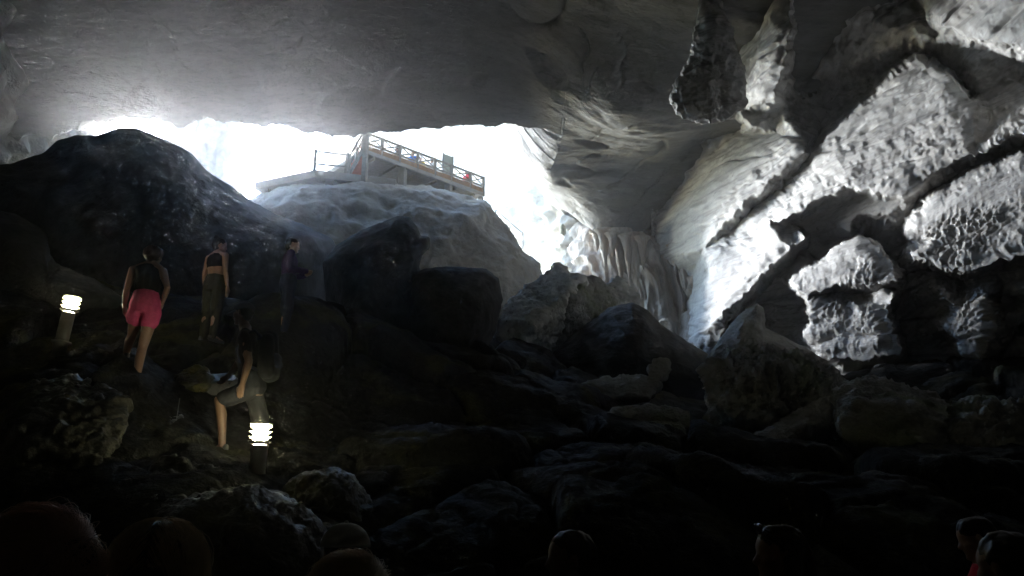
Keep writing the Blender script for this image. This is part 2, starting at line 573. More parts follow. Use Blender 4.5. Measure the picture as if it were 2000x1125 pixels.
wall_pts = {'lines': [
    Wp(-0.3, (1293, 404), (1443, 256), (1520, 262), (1566, 276)),
    Wp(0.35, *E1), Wp(-0.4, *off(E1, 13, 17)),
    Wp(0.5, *E2), Wp(-0.9, *off(E2, 9, 19)),
    Wp(-0.1, *T2), Wp(-2.0, *off(T2, -9, -12)),
    Wp(0.5, *E3), Wp(-2.6, *off(E3, 14, 15)),
    Wp(0.6, *E4), Wp(-2.2, *off(E4, 4, 15)),
    Wp(0.1, *L4), Wp(-1.5, *off(L4, -13, -7)),
    Wp(0.1, *D1), Wp(-2.2, *off(D1, -6, -13)),
    Wp(0.35, *D2), Wp(-2.6, *off(D2[:4], -14, 4)),
    Wp(0.3, (1640, 548), (1700, 556), (1750, 548)), Wp(-1.0, (1640, 566), (1700, 574), (1748, 562)),
    Wp(-2.6, (1606, 706), (1640, 722), (1700, 716), (1774, 706), (1759, 658), (1752, 628), (1740, 604), (1756, 572), (1772, 524)),
    ], 'points':
    Wp(0.0, (1345, 440), (1380, 488), (1430, 360), (1500, 320)) + Wp(0.15, (1400, 520), (1440, 500), (1480, 460), (1500, 430)) +
    Wp(0.0, (1600, 340), (1700, 280), (1800, 240), (1850, 210)) + Wp(-0.5, (1935, 235), (2000, 200), (2120, 150)) +
    Wp(-1.2, (1920, 190), (2000, 155), (2120, 105)) +
    [(1560, 150, 23.5), (1640, 120, 21.6), (1700, 40, 19.5), (1800, 66, 18.4), (1900, 110, 17.4), (1640, -60, 18.0), (2000, 118, 16.2), (2120, 90, 15), (1730, 90, 20.0)] +
    [(1812, -20, 16.2), (1830, -60, 15.8), (2010, -60, 12.9), (2120, -60, 11.6), (2120, 66, 11.8), (2010, 80, 13.2), (1900, 72, 14.8), (1848, 44, 15.6),
     (1796, -10, 18.4), (1836, 54, 18.0), (1898, 84, 17.0), (2010, 94, 15.0)] +
    [(1425, -60, 21.2), (1432, 40, 21.6), (1446, 110, 21.8), (1468, 180, 22.0), (1490, 195, 21.6), (1540, -60, 18.2), (1542, 60, 18.8), (1528, 130, 19.6), (1510, 184, 20.6),
     (1556, -60, 21), (1558, 60, 22), (1542, 140, 22.8), (1520, 200, 23.6), (1385, -60, 23.5), (1390, 60, 25), (1410, 140, 26), (1440, 215, 25.2), (1476, 250, 24.6), (1500, 215, 24.4)] +
    Wp(-1.0, (1620, 432), (1680, 420), (1740, 412), (1776, 396), (1660, 448)) + Wp(-1.3, (1580, 460)) + Wp(-2.6, (1590, 488), (1690, 458), (1500, 600), (1520, 650), (1775, 474), (1730, 500)) +
    Wp(0.25, (1850, 400), (1920, 360), (2000, 340), (1830, 470), (1920, 450), (2000, 420), (2120, 380)) +
    Wp(0.2, (1690, 530), (1660, 620), (1738, 640), (1620, 600)) +
    Wp(-0.5, (1838, 570), (1922, 590), (1855, 640), (1910, 692), (1935, 640), (1885, 606)) + Wp(-2.0, (1820, 600), (1830, 660), (1948, 590), (1950, 700), (1900, 720), (1880, 556), (1960, 545)) + Wp(-1.8, (2010, 600), (2120, 580)) +
    Wp(-2.4, (1270, 760), (1400, 760), (1560, 760), (1700, 760), (1850, 780), (2010, 780), (2120, 780)) +
    [(1270, 500, 38), (1270, 300, 34), (1330, 250, 31.5), (1330, -60, 25), (1270, -60, 26), (1340, 560, 36)]}


def wall_disp(V, n, gx, gy):
    vert = 1 - np.abs(n[..., 2])
    chip = np.abs(noise(V * np.array([.6, .35, 1.0]) + 3))
    al = np.array([1.0, 0.3, 1.0])                                   # relief runs along the beds
    rg = 0.55 + 1.2 * smooth(-0.25, 0.35, noise(V * np.array([.35, .18, .5]) + 71))
    d = 0.07 * fbm(V * al * 0.6, 3) + 0.05 * chip + 0.022 * rg * ridged(V * al * 1.5, 4, 0.6) + 0.012 * rg * fbm(V * al * 3.5, 4, 0.65)
    d += 0.09 * vert * beds(V, 0.7, 0.19) + 0.05 * vert * beds(V + 31, 2.0, 0.19) + 0.010 * vert * beds(V + 51, 6.0, 0.19)
    for fr, wd, dp, o in ((0.9, .05, .17, 0.0), (2.3, .028, .07, 7.0)):           # open bedding joints
        sj = (V[..., 2] - 0.19 * V[..., 1]) * fr + 0.8 * noise(V * 0.11 + o) + 0.25 * noise(V * 0.6 + o)
        kj = np.round(sj)
        hj = (0.5 + 0.5 * np.sin(kj * 7.13 + o)) * smooth(-0.15, 0.25, noise(V * np.array([.5, .3, .2]) + kj[..., None] * 3.7))
        d -= dp * vert * hj * np.exp(-((sj - kj) / fr / wd) ** 2)
    crack = np.abs(noise(V * np.array([.8, .22, .8]) + 40))
    d -= 0.05 * np.exp(-crack / 0.015) * smooth(0.22, 0.35, noise(V * 0.35 + 60))
    knob = smooth(0, 60, gy - (640 - 0.42 * (gx - 1300)) + 40 * noise(V * .5 + 8)) * smooth(1330, 1440, gx)
    knob *= 0.35 + 0.65 * smooth(-0.25, 0.2, noise(V * 0.7 + 21))
    d += knob * (0.06 * fbm(V * 1.3, 3) - 0.07 * np.abs(noise(V * 2.9 + 5)) + 0.05 * ridged(V * 4.5, 3, .6))
    d += 0.005 * ridged(V * 6.0, 3, .6)
    return d


tag(relief('cave_wall', wall_pts, (1272, 2440, -58, 778), 1.6, 1.3, wall_disp, M['wall'], (12.85, 1452, 0.157), 2118), kind='structure')

# ---- wall that closes the cave round the left, behind the camera and up the right side
plan = [(-25, 42), (-23.8, 37), (-22.8, 33), (-21.8, 29), (-20.2, 24.5), (-22, 18), (-26, 8), (-26, -8), (-18, -20), (0, -24), (17, -20), (24, -6), (24, 6), (21, 14), (18, 20), (19, 28), (22, 36), (26, 44)]
pa = np.array(plan, float)
tt = np.concatenate([[0], np.cumsum(np.linalg.norm(np.diff(pa, axis=0), axis=1))])
ts = np.linspace(0, tt[-1], 420)
px_ = blur(np.interp(ts, tt, pa[:, 0])[:, None], 5)[:, 0]
py_ = blur(np.interp(ts, tt, pa[:, 1])[:, None], 5)[:, 0]
zz = np.linspace(-4, 24, 90)
V = np.stack([px_ + 0 * zz[:, None], py_ + 0 * zz[:, None], zz[:, None] + 0 * px_], -1)
V[..., :2] *= (1 - 0.10 * smooth(6, 22, V[..., 2:3])) * np.array([1.0, 1.0])
n = grid_normals(V)
n *= np.sign((n * (np.array([0, 4, 6]) - V)).sum(-1))[..., None]
V = V + n * (1.2 * fbm(V * 0.16, 5) + 0.35 * ridged(V * 0.7, 4) + 0.5 * beds(V, 0.6))[..., None]
tag(link('side_wall', mesh_np('side_wall', V, grid_faces(*V.shape[:2]), M['dark'])), kind='structure')

# ---- cave floor: height over plan, denser near the camera
floor_px = [(430, 893, 8.5), (330, 830, 8.9), (265, 757, 9), (240, 695, 9.7), (130, 690, 9.2), (410, 640, 12), (560, 625, 12.3), (513, 934, 8.1), (500, 948, 7.55),
            (700, 640, 16), (850, 690, 16), (900, 640, 21), (660, 640, 24), (1000, 750, 14), (1200, 800, 15), (1300, 830, 14), (1400, 830, 17), (1560, 850, 15), (1640, 840, 15),
            (1800, 850, 14), (2000, 860, 12.5), (2300, 860, 11), (1200, 900, 9), (1500, 950, 9.5), (1700, 940, 9.5), (2000, 945, 8.5), (1000, 1000, 7), (1500, 1045, 7), (1900, 1040, 7),
            (640, 1010, 7.2), (560, 990, 7.4), (330, 1000, 6.5), (200, 960, 7), (0, 900, 7.5), (0, 760, 10), (0, 560, 14), (80, 705, 9.4), (-300, 600, 12), (780, 900, 9.5), (700, 800, 11.5), (900, 850, 10.5),
            (1060, 660, 30), (1300, 760, 28), (1100, 760, 24), (1600, 750, 21.5), (1740, 735, 19.5), (1850, 735, 17.6), (1960, 740, 16.6), (300, 600, 18), (100, 500, 24), (800, 660, 28)]
fp = P(*np.array(floor_px).T)
near = np.array([(x, y, z) for y, z in ((-22, -.3), (-10, -.15), (-3, 0), (1, 0), (3.5, 0), (5, 0.02)) for x in (-22, -10, -4, 0, 4, 10, 22)]
                + [(-24, 25, 9), (-26, 10, 4), (24, 10, 4), (24, 24, 8), (20, 36, 9), (0, 40, 11), (-20, 38, 12), (-22, 34, 11)], float)
fpt = np.concatenate([fp, near])
nu, nv = 640, 560
yy = -23 + 66 * np.linspace(0, 1, nv) ** 1.0
yy = np.interp(np.linspace(0, 1, nv), [0, .06, .2, .62, .85, 1], [-23, -4, 4, 14, 24, 43])
half = np.interp(yy, [-23, 0, 5, 14, 43], [24, 14, 9, 14, 30])
X = np.linspace(-1, 1, nu)[None] * half[:, None]
Y = yy[:, None] + 0 * X
FXY = fpt[:, :2]


def floor_base(x, y):
    return tps(FXY, fpt[:, 2], np.stack([np.asarray(x, float), np.asarray(y, float)], -1), 0.05)


def blocks(x, y, size, seed):
    """fallen blocks: every cell a tilted slab with a crevice round it"""
    u, v = x / size + 0.25 * noise(np.stack([x, y, 0 * x + seed], -1) * 0.6 / size), y / size + 0.25 * noise(np.stack([x, y, 0 * x + seed + 5], -1) * 0.6 / size)
    iu, iv = np.floor(u), np.floor(v)
    f1, f2, hh = np.full(x.shape, 9.0), np.full(x.shape, 9.0), np.zeros(x.shape)
    for di in (-1, 0, 1):
        for dj in (-1, 0, 1):
            ci, cj = iu + di, iv + dj
            r = [np.modf(np.abs(np.sin(ci * 127.1 + cj * 311.7 + seed * 7 + k * 74.7) * 43758.5453))[0] for k in range(5)]
            dx, dy = u - (ci + r[0]), v - (cj + r[1])
            dd = np.hypot(dx, dy)
            h = r[2] + 0.9 * ((r[3] - .5) * dx + (r[4] - .5) * dy)
            closer = dd < f1
            f2 = np.where(closer, f1, np.minimum(f2, dd))
            hh = np.where(closer, h, hh)
            f1 = np.where(closer, dd, f1)
    return hh - 0.55 * np.exp(-(f2 - f1) / 0.07)


def floor_rough(p, y):
    a = smooth(4.5, 8, y)
    x = p[..., 0]
    path = 1 - 0.75 * smooth(1.6, 0.6, np.abs(x + 3.1 + 0.1 * (y - 8))) * smooth(13, 11, y)
    d = (0.02 + a * 0.16) * fbm(p * 0.5, 3) + a * 0.05 * ridged(p * 0.8, 4) + 0.015 * fbm(p * 3.5, 4)
    return d + a * path * (0.42 * (blocks(x, y, 1.5, 1) - .4) + 0.07 * (blocks(x, y, 0.55, 2) - .4)) + a * 0.02 * ridged(p * 4, 3)


Z = floor_base(X, Y)
p0 = np.stack([X, Y, 0 * X], -1)
V = np.stack([X, Y, Z + floor_rough(p0, Y)], -1)
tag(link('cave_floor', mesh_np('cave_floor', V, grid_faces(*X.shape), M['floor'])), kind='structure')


def floor_z(x, y):
    p = np.array([[x, y, 0.0]])
    return float(floor_base(np.array([x]), np.array([y]))[0] + floor_rough(p, np.array([y]))[0])


# ---- outside: the sunlit entrance wall beyond the opening, the cliff on its left, the ground
ent_pts = [(640, 220, 100), (640, 400, 100), (700, 220, 95), (700, 335, 95), (800, 220, 86), (800, 300, 85), (950, 220, 64), (950, 300, 63), (1010, 260, 52), (1085, 255, 42), (1110, 220, 41.5), (1190, 220, 40), (1085, 340, 42),
           (1040, 420, 48), (1100, 430, 42.5), (1190, 420, 41), (1190, 560, 42), (1120, 560, 44), (1000, 560, 58), (820, 420, 84), (700, 430, 95), (640, 560, 100), (820, 560, 84)]
tag(relief('entrance_wall', ent_pts, (642, 1188, 222, 558), 2.6, 5,
           lambda V, n, gx, gy: 0.5 * fbm(V * 0.25, 4) + 0.25 * ridged(V * 0.7, 5) + 0.35 * beds(V, 0.8, 0.1) + 0.08 * fbm(V * 3, 3), M['outer']), kind='structure')
cl_pts = [(330, 150, 50), (365, 150, 49), (365, 480, 49), (330, 480, 50), (420, 150, 47.5), (420, 480, 47.5), (452, 150, 50), (452, 480, 50), (460, 150, 58), (460, 480, 58)]
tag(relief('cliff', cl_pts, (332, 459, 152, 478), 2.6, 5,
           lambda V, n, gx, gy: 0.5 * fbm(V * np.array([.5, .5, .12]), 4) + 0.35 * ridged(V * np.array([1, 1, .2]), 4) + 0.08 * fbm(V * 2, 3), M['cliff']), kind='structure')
ogx, ogy = np.meshgrid(np.linspace(-90, 30, 220), np.linspace(38.5, 120, 140))
og = np.stack([ogx, ogy, 0 * ogx], -1)
Z = np.interp(ogx, [-90, -24, -16, -8, 0, 4, 30], [6, 7.5, 9, 11, 11.5, 12.8, 14.5]) + 0.4 * fbm(og * 0.4, 4) - 3.0 * smooth(46, 39, ogy) - 3.5 * smooth(46, 58, ogy)
tag(link('hillside', mesh_np('hillside', np.stack([ogx, ogy, Z], -1), grid_faces(*ogx.shape), M['outer'])), kind='structure')


# ---- free rocks: a traced outline at its distance, swollen in front and behind, broken into facets
def blob(name, outline, y, front, back, material, centre=None, nth=150, nt=46, rough=0.12, seed=0, facet=0.0, power=2.0, tilt=0.0, kind=None, label=None, cat=None, group=None, flat=0.0, detail=1.0):
    o = np.array(outline, float)
    c = o.mean(0) if centre is None else np.array(centre, float)
    W = P(o[:, 0], o[:, 1], np.full(len(o), float(y)))
    cw = P(c[0], c[1], float(y))
    rel = W - cw
    ang = np.unwrap(np.arctan2(rel[:, 2], rel[:, 0]))
    flip = ang[-1] < ang[0]
    if flip:
        rel, ang = rel[::-1], ang[::-1]
    rel = np.concatenate([rel, rel[:1]])
    tt = np.concatenate([[0], np.cumsum(np.linalg.norm(np.diff(rel, axis=0), axis=1))])
    ts = np.linspace(0, tt[-1], nth, endpoint=False)
    rx, rz = np.interp(ts, tt, rel[:, 0]), np.interp(ts, tt, rel[:, 2])
    ph = np.linspace(-math.pi / 2, math.pi / 2, nt)
    ph[0] += 1e-3
    ph[-1] -= 1e-3
    rad = np.abs(np.cos(ph)) ** (2 / power)
    dep = np.sign(np.sin(ph)) * np.abs(np.sin(ph)) ** (2 / power)
    dep = np.where(dep < 0, dep * front, dep * back)
    oth = np.interp(ts, tt, np.concatenate([o if not flip else o[::-1], (o if not flip else o[::-1])[:1]])[:, 0])
    otv = np.interp(ts, tt, np.concatenate([o if not flip else o[::-1], (o if not flip else o[::-1])[:1]])[:, 1])
    yy_ = float(y) + dep[:, None] + 0 * rx + tilt * rz * rad[:, None]
    V = P(c[0] + (oth - c[0]) * rad[:, None], c[1] + (otv - c[1]) * rad[:, None], yy_)
    size = float(np.hypot(rx, rz).mean())
    n = np.cross(np.roll(V, -1, 1) - np.roll(V, 1, 1), np.gradient(V, axis=0))
    n /= np.maximum(np.linalg.norm(n, axis=-1), 1e-9)[..., None]
    if (n[nt // 2] * (V[nt // 2] - cw)).sum() < 0:
        n = -n
    q = (V - cw) / size + seed * 3.7
    amp = rough * size
    face = np.clip(np.abs(dep)[:, None] / max(front, back) * 2.2, 0.25, 1)
    d = amp * face * (0.9 * fbm(q * 1.1, 3) + 0.5 * ridged(q * 1.7, 4)) + amp * 0.22 * fbm(q * 6, 4, 0.6) * detail
    if facet:
        k = noise(q * 1.3 + 5)
        d += facet * size * face * np.abs(np.round(k * 2.2) / 2.2 - k)
    V = V + n * d[..., None]
    f = grid_faces(nt, nth, True)
    ob = link(name, mesh_np(name, V, f, material))
    if kind:
        tag(ob, kind=kind)
    else:
        tag(ob, label, cat or 'boulder', group)
    return ob


mound_out = [(-60, 330), (20, 318), (82, 300), (112, 277), (150, 263), (190, 266), (232, 251), (262, 250), (330, 276), (372, 300), (402, 332), (440, 360), (490, 394),
             (540, 424), (580, 437), (610, 452), (648, 468), (660, 492), (652, 520), (640, 600), (600, 700), (300, 780), (-60, 760), (-140, 560)]
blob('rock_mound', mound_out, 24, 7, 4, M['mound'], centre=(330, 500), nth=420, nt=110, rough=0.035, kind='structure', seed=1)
dome_out = [(440, 470), (478, 400), (505, 384), (540, 370), (610, 354), (700, 358), (780, 362), (860, 372), (945, 396), (975, 428), (1003, 462), (1020, 492), (1050, 518),
            (1066, 560), (1080, 640), (1070, 760), (900, 800), (600, 780), (440, 700)]
blob('rock_dome', dome_out, 34, 5, 3, M['dome'], centre=(790, 590), nth=520, nt=190, rough=0.045, kind='structure', seed=2, power=2.3, detail=2.0)

# ---------------------------------------------------------------- flowstone wall with its stalactites
FG = 'stalactites hanging from the roof beside the flowstone wall'
fl_pts = [(1128, 425, 46), (1200, 427, 46), (1262, 427, 46), (1330, 440, 45), (1384, 446, 43), (1445, 440, 40), (1148, 452, 39.4), (1200, 462, 37.6), (1262, 474, 36.9), (1330, 490, 36.3), (1384, 494, 34.6), (1445, 484, 32.5),
          (1128, 540, 39.5), (1150, 540, 38.3), (1200, 540, 37.4), (1245, 580, 36.4), (1270, 560, 36.2), (1300, 600, 35.9), (1350, 600, 35.5), (1395, 605, 33.8), (1445, 600, 32.0),
          (1128, 740, 39.5), (1240, 740, 36.5), (1330, 740, 35), (1410, 740, 33), (1445, 740, 31.5), (1380, 540, 34.8), (1340, 540, 35.9), (1285, 500, 36.6)]


def flutes(V, n, gx, gy):
    s = V[..., 0] + 0.5 * V[..., 1]
    p = np.stack([s * 1.0, V[..., 2] * 0.10, 0 * s], -1)
    d = 0.45 * (1 - 2 * np.abs(noise(p * 1.1))) + 0.30 * (1 - 2 * np.abs(noise(p * 2.3 + 3))) + 0.13 * (1 - 2 * np.abs(noise(p * 5.1 + 8)))
    amp = smooth(420, 520, gy) * 0.5 + 0.5
    return d * amp + 0.06 * fbm(V * 2.5, 3) + 0.1 * fbm(V * .7, 2)


fl = relief('flowstone_wall', fl_pts, (1130, 1443, 427, 738), 1.5, 4, flutes, M['flow'])
tag(fl, 'fluted grey brown flowstone wall between the bright exit and the pale right wall', 'rock formation')


def stalactite(px, py, y, length, r, name='stalactite', mat='flow', seed=0, lean=0.0):
    top = Vector(P(px, py, y))
    n, m = 18, 26
    t = np.linspace(0, 1, m)[:, None]
    a = np.linspace(0, 2 * np.pi, n, endpoint=False)[None]
    rad = r * (1 - t) ** 0.7 * (1 + 0.22 * noise(np.stack([t * 5 + 0 * a, 0 * t + np.cos(a), seed + np.sin(a) + 0 * t], -1))) + 0.012
    rad = rad * (1 + 0.9 * np.exp(-t * 9))
    V = np.stack([rad * np.cos(a) + lean * t, rad * np.sin(a) + 0 * t, -length * t + 0 * a + 0.25 * length * np.exp(-t * 9) * 0], -1)
    V = V + 0.10 * r * noise(V * 6 / r * .3 + seed)[..., None] * np.stack([np.cos(a) + 0 * t, np.sin(a) + 0 * t, 0 * a + 0 * t], -1)
    V = np.concatenate([V, [[[lean, 0, -length * 1.02]] * n]])
    ob = link(name, mesh_np(name, V, grid_faces(m + 1, n, True), M[mat]))
    ob.location = top + Vector((0, 0, 0.25))
    return ob


for i, (px, py, y, ln, r, lb) in enumerate([
        (1166, 462, 36.6, 1.0, .20, 'short white stalactite, first from the left at the top of the flowstone wall'),
        (1180, 460, 36.3, 1.9, .26, 'thick white stalactite, second from the left at the top of the flowstone wall'),
        (1196, 466, 36.0, 1.2, .20, 'short white stalactite, third from the left at the top of the flowstone wall'),
        (1210, 462, 36.2, 2.6, .32, 'thickest white stalactite, in the middle of the left cluster on the flowstone wall'),
        (1226, 470, 35.8, 2.2, .24, 'white stalactite just right of the thickest one on the flowstone wall'),
        (1241, 468, 35.8, 3.0, .22, 'longest white stalactite of the left cluster on the flowstone wall'),
        (1254, 474, 35.6, 1.6, .22, 'last white stalactite at the right end of the left cluster on the flowstone wall'),
        (1318, 488, 35.2, 1.5, .2, 'shortest brown stalactite, leftmost of the right cluster on the flowstone wall'),
        (1334, 490, 34.9, 2.2, .24, 'brown stalactite, second from the left in the right cluster on the flowstone wall'),
        (1350, 490, 34.7, 2.7, .24, 'brown stalactite in the middle of the right cluster on the flowstone wall'),
        (1366, 490, 34.3, 3.2, .26, 'longest brown stalactite of the right cluster on the flowstone wall'),
        (1380, 490, 33.8, 2.4, .24, 'brown stalactite at the corner where flowstone and pale right wall meet')]):
    tag(stalactite(px, py, y, ln, r, seed=i), lb, 'stalactite', FG)
tag(stalactite(1213, 398, 38.9, 1.0, .13, seed=31), 'small white stalactite alone on the grey ceiling above the flowstone wall', 'stalactite')
ob = blob('stalactite', [(1093, 442), (1099, 436), (1104, 444), (1106, 456), (1101, 462), (1094, 456)], 38.2, .3, .3, M['grey'], nth=60, nt=24, label='grey stalactite stub hanging in the glare of the exit', cat='stalactite', seed=4)

# dark lobe hanging in front of the lit fin
lobe = [(1398, -40), (1420, 40), (1444, 120), (1452, 170), (1448, 200), (1432, 212), (1424, 236), (1404, 246), (1396, 226), (1388, 212), (1382, 236), (1384, 252), (1392, 254),
        (1380, 254), (1378, 232), (1372, 226), (1350, 234), (1328, 222), (1312, 200), (1318, 168), (1345, 132), (1362, 90), (1372, 40), (1376, -40)]
blob('hanging_rock', [(1402, 0), (1415, 50), (1440, 115), (1452, 165), (1447, 205), (1430, 222), (1408, 232), (1380, 234), (1350, 232), (1326, 220), (1313, 196), (1322, 165), (1347, 130), (1364, 85), (1372, 45), (1376, 0)],
     19.6, 1.1, 1.0, M['wall'], centre=(1395, 150), nth=300, nt=110, rough=.135, facet=.08, detail=2.0, seed=9, label='dark knobbly rock lobe hanging from the ceiling left of a lit rock fin', cat='hanging rock')
for i, (px, py, y, ln, r, lb) in enumerate([(1386, 222, 19.3, .55, .13, 'stubby dark stalactite under the middle of the hanging rock lobe'),
                                            (1412, 214, 19.3, .38, .14, 'short blunt stalactite under the right side of the hanging rock lobe'),
                                            (1364, 226, 19.3, .22, .08, 'small dark stalactite left of the stubby one under the hanging rock lobe'),
                                            (1398, 228, 19.3, .30, .07, 'thin dark stalactite right of the stubby one under the hanging rock lobe'),
                                            (1340, 222, 19.3, .16, .07, 'tiny dark stalactite at the left tip of the hanging rock lobe')]):
    tag(stalactite(px, py, y, ln, r, mat='wall', seed=40 + i), lb, 'stalactite')

# ---------------------------------------------------------------- boulders
BG = None
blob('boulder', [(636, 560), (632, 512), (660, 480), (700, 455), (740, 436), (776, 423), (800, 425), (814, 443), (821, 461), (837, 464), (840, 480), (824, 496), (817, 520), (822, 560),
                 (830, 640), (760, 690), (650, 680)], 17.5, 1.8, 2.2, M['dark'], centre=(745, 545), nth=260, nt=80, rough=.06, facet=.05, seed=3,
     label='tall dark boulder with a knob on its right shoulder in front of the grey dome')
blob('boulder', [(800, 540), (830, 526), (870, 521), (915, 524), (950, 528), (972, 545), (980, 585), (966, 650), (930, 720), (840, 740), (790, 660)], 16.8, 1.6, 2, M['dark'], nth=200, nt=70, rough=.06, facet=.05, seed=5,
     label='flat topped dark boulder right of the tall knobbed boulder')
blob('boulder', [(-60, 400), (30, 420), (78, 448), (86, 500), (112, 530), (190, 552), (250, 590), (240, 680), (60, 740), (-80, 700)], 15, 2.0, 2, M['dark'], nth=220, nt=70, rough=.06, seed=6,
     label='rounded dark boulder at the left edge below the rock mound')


def hull_rock(name, pts, material, voxel, rough, seed, label, cat='boulder', fine=0.6):
    rough = rough * 1.35
    bm = bmesh.new()
    for p in pts:
        bm.verts.new(P(*p))
    r = bmesh.ops.convex_hull(bm, input=bm.verts)
    bmesh.ops.delete(bm, geom=[v for v in bm.verts if not v.link_faces], context='VERTS')
    me = bpy.data.meshes.new(name)
    bm.to_mesh(me)
    bm.free()
    tmp = link('tmp', me)
    md = tmp.modifiers.new('r', 'REMESH')
    md.mode = 'VOXEL'
    md.voxel_size = voxel
    sm = tmp.modifiers.new('s', 'SMOOTH')
    sm.iterations = 3
    dg = bpy.context.evaluated_depsgraph_get()
    out = bpy.data.meshes.new_from_object(tmp.evaluated_get(dg))
    bpy.data.objects.remove(tmp)
    nv = len(out.vertices)
    V = np.empty(nv * 3, np.float32)
    out.vertices.foreach_get('co', V)
    N_ = np.empty(nv * 3, np.float32)
    out.vertices.foreach_get('normal', N_)
    V, N_ = V.reshape(-1, 3).astype(float), N_.reshape(-1, 3)
    q = V + seed * 5.3
    d = rough * (0.8 * fbm(q * 0.9, 3) + 0.5 * ridged(q * 1.4, 4)) + rough * fine * fbm(q * 5, 4, 0.62) + 0.5 * rough * fine * ridged(q * 9, 2)
    V = V + N_ * d[:, None]
    out.vertices.foreach_set('co', V.astype(np.float32).ravel())
    out.update()
    out.polygons.foreach_set('use_smooth', np.ones(len(out.polygons), bool))
    out.materials.clear()
    out.materials.append(M[material])
    out.name = name
    return tag(link(name, out), label, cat)


hull_rock('boulder', [(966, 625, 20.6), (962, 676, 20.2), (998, 670, 19.8), (1040, 641, 19.8), (1106, 578, 21.0), (1132, 548, 22.2), (1086, 525, 24.6), (1044, 554, 23.4), (990, 596, 21.6),
                      (1060, 700, 22.2), (1000, 700, 21.5), (1130, 640, 23.5), (1150, 600, 24), (1090, 690, 23), (1128, 560, 24.5)], 'pale', .06, .10, 11,
          'pale speckled slab boulder tilted under the bright exit')
hull_rock('boulder', [(1108, 582, 21.4), (1132, 550, 22.4), (1168, 545, 23.4), (1190, 562, 23.6), (1200, 590, 23.4), (1180, 625, 22.8), (1130, 655, 22.2), (1090, 690, 22), (1060, 690, 22), (1100, 690, 25), (1190, 620, 26), (1130, 556, 25)],
          'grey', .07, .10, 12, 'dark grey boulder leaning against the right side of the pale slab boulder')
hull_rock('boulder', [(1172, 566, 27), (1205, 549, 28), (1238, 570, 28), (1252, 598, 27.2), (1225, 620, 26.2), (1185, 612, 26.2), (1180, 600, 30), (1245, 610, 30)], 'grey', .08, .10, 13,
          'mossy grey boulder at the foot of the white flutes of the flowstone')
hull_rock('boulder', [(1283, 640, 30), (1302, 622, 30), (1310, 650, 30), (1290, 662, 29.5), (1268, 648, 30), (1290, 640, 31.5)], 'grey', .06, .06, 14, 'small pointed rock at the foot of the flowstone wall')
blob('boulder', [(1050, 720), (1090, 680), (1140, 640), (1190, 602), (1235, 592), (1262, 606), (1292, 636), (1330, 660), (1378, 690), (1420, 735), (1430, 800), (1240, 830), (1060, 800)], 21, 2.5, 2, M['dark'], nth=240, nt=80, rough=.05, facet=.05, seed=7,
     label='broad black rock slope below the pale slab and the flowstone wall')
blob('boulder', [(1372, 720), (1388, 690), (1412, 655), (1427, 636), (1446, 614), (1479, 596), (1490, 604), (1494, 640), (1532, 662), (1590, 690), (1640, 726), (1650, 790), (1500, 820), (1380, 800)], 19.5, 0.9, 1.6, M['grey'], centre=(1470, 720), nth=260, nt=80, rough=.07, facet=.06, seed=8,
     label='peaked grey rock with a pale drip line rising before the right wall')
hull_rock('boulder', [(1383, 728, 14.6), (1392, 812, 14.2), (1412, 812, 14.1), (1420, 700, 15.3), (1442, 688, 15.8), (1512, 685, 16.2), (1562, 704, 15.8), (1614, 729, 15.2), (1642, 757, 14.8),
                      (1612, 790, 13.8), (1500, 836, 13.5), (1455, 842, 13.7), (1430, 770, 13.5), (1400, 730, 14.2), (1500, 740, 13.5), (1560, 745, 13.6), (1460, 900, 15), (1640, 850, 16)], 'grey', .05, .11, 15,
          'craggy grey green boulder with a pale left flank, largest of the lower right rocks', fine=.95)
hull_rock('boulder', [(1446, 884, 12.2), (1476, 852, 12.4), (1540, 818, 12.9), (1602, 788, 13.4), (1640, 772, 13.6), (1640, 795, 12.8), (1610, 830, 12.4), (1545, 852, 12.1), (1480, 884, 11.9), (1500, 900, 13), (1640, 850, 14)], 'grey', .045, .05, 16,
          'long tilted grey slab in front of the craggy boulder')
hull_rock('boulder', [(1628, 775, 13), (1664, 745, 13.4), (1704, 741, 13.6), (1762, 756, 13.4), (1836, 786, 12.8), (1872, 826, 12), (1896, 884, 11.6), (1770, 880, 11.4), (1652, 836, 11.8), (1680, 790, 11.9), (1780, 800, 11.7), (1700, 900, 13), (1880, 880, 14)], 'grey', .05, .08, 17,
          'broad grey boulder with a sloping top right of the tilted slab')
hull_rock('boulder', [(1808, 790, 13.5), (1817, 770, 13.6), (1828, 792, 13.5), (1815, 800, 13.3), (1818, 795, 14)], 'pale', .03, .02, 18, 'small pale pointed stone behind the broad grey boulder', cat='stone')
hull_rock('boulder', [(1862, 812, 12.4), (1900, 790, 12.8), (1960, 796, 12.6), (2020, 790, 12.2), (2060, 830, 11.6), (2040, 900, 11), (1940, 900, 11), (1880, 860, 11.4), (1960, 860, 13.5)], 'grey', .05, .10, 19,
          'low rugged rock at the right edge beyond the broad grey boulder', fine=.95)
hull_rock('boulder', [(1128, 752, 15.2), (1182, 738, 15.8), (1232, 736, 16), (1276, 742, 15.8), (1294, 752, 15.2), (1262, 780, 14.8), (1180, 782, 14.8), (1200, 790, 16.5)], 'grey', .05, .05, 20,
          'flat low slab carrying a small upright stone')
hull_rock('stone', [(1262, 742, 15.4), (1269, 712, 15.5), (1284, 700, 15.6), (1306, 703, 15.6), (1311, 722, 15.5), (1300, 744, 15.4), (1276, 748, 15.2), (1290, 740, 15.9)], 'grey', .03, .04, 21,
          'small pale upright stone on the end of the flat low slab', cat='stone')
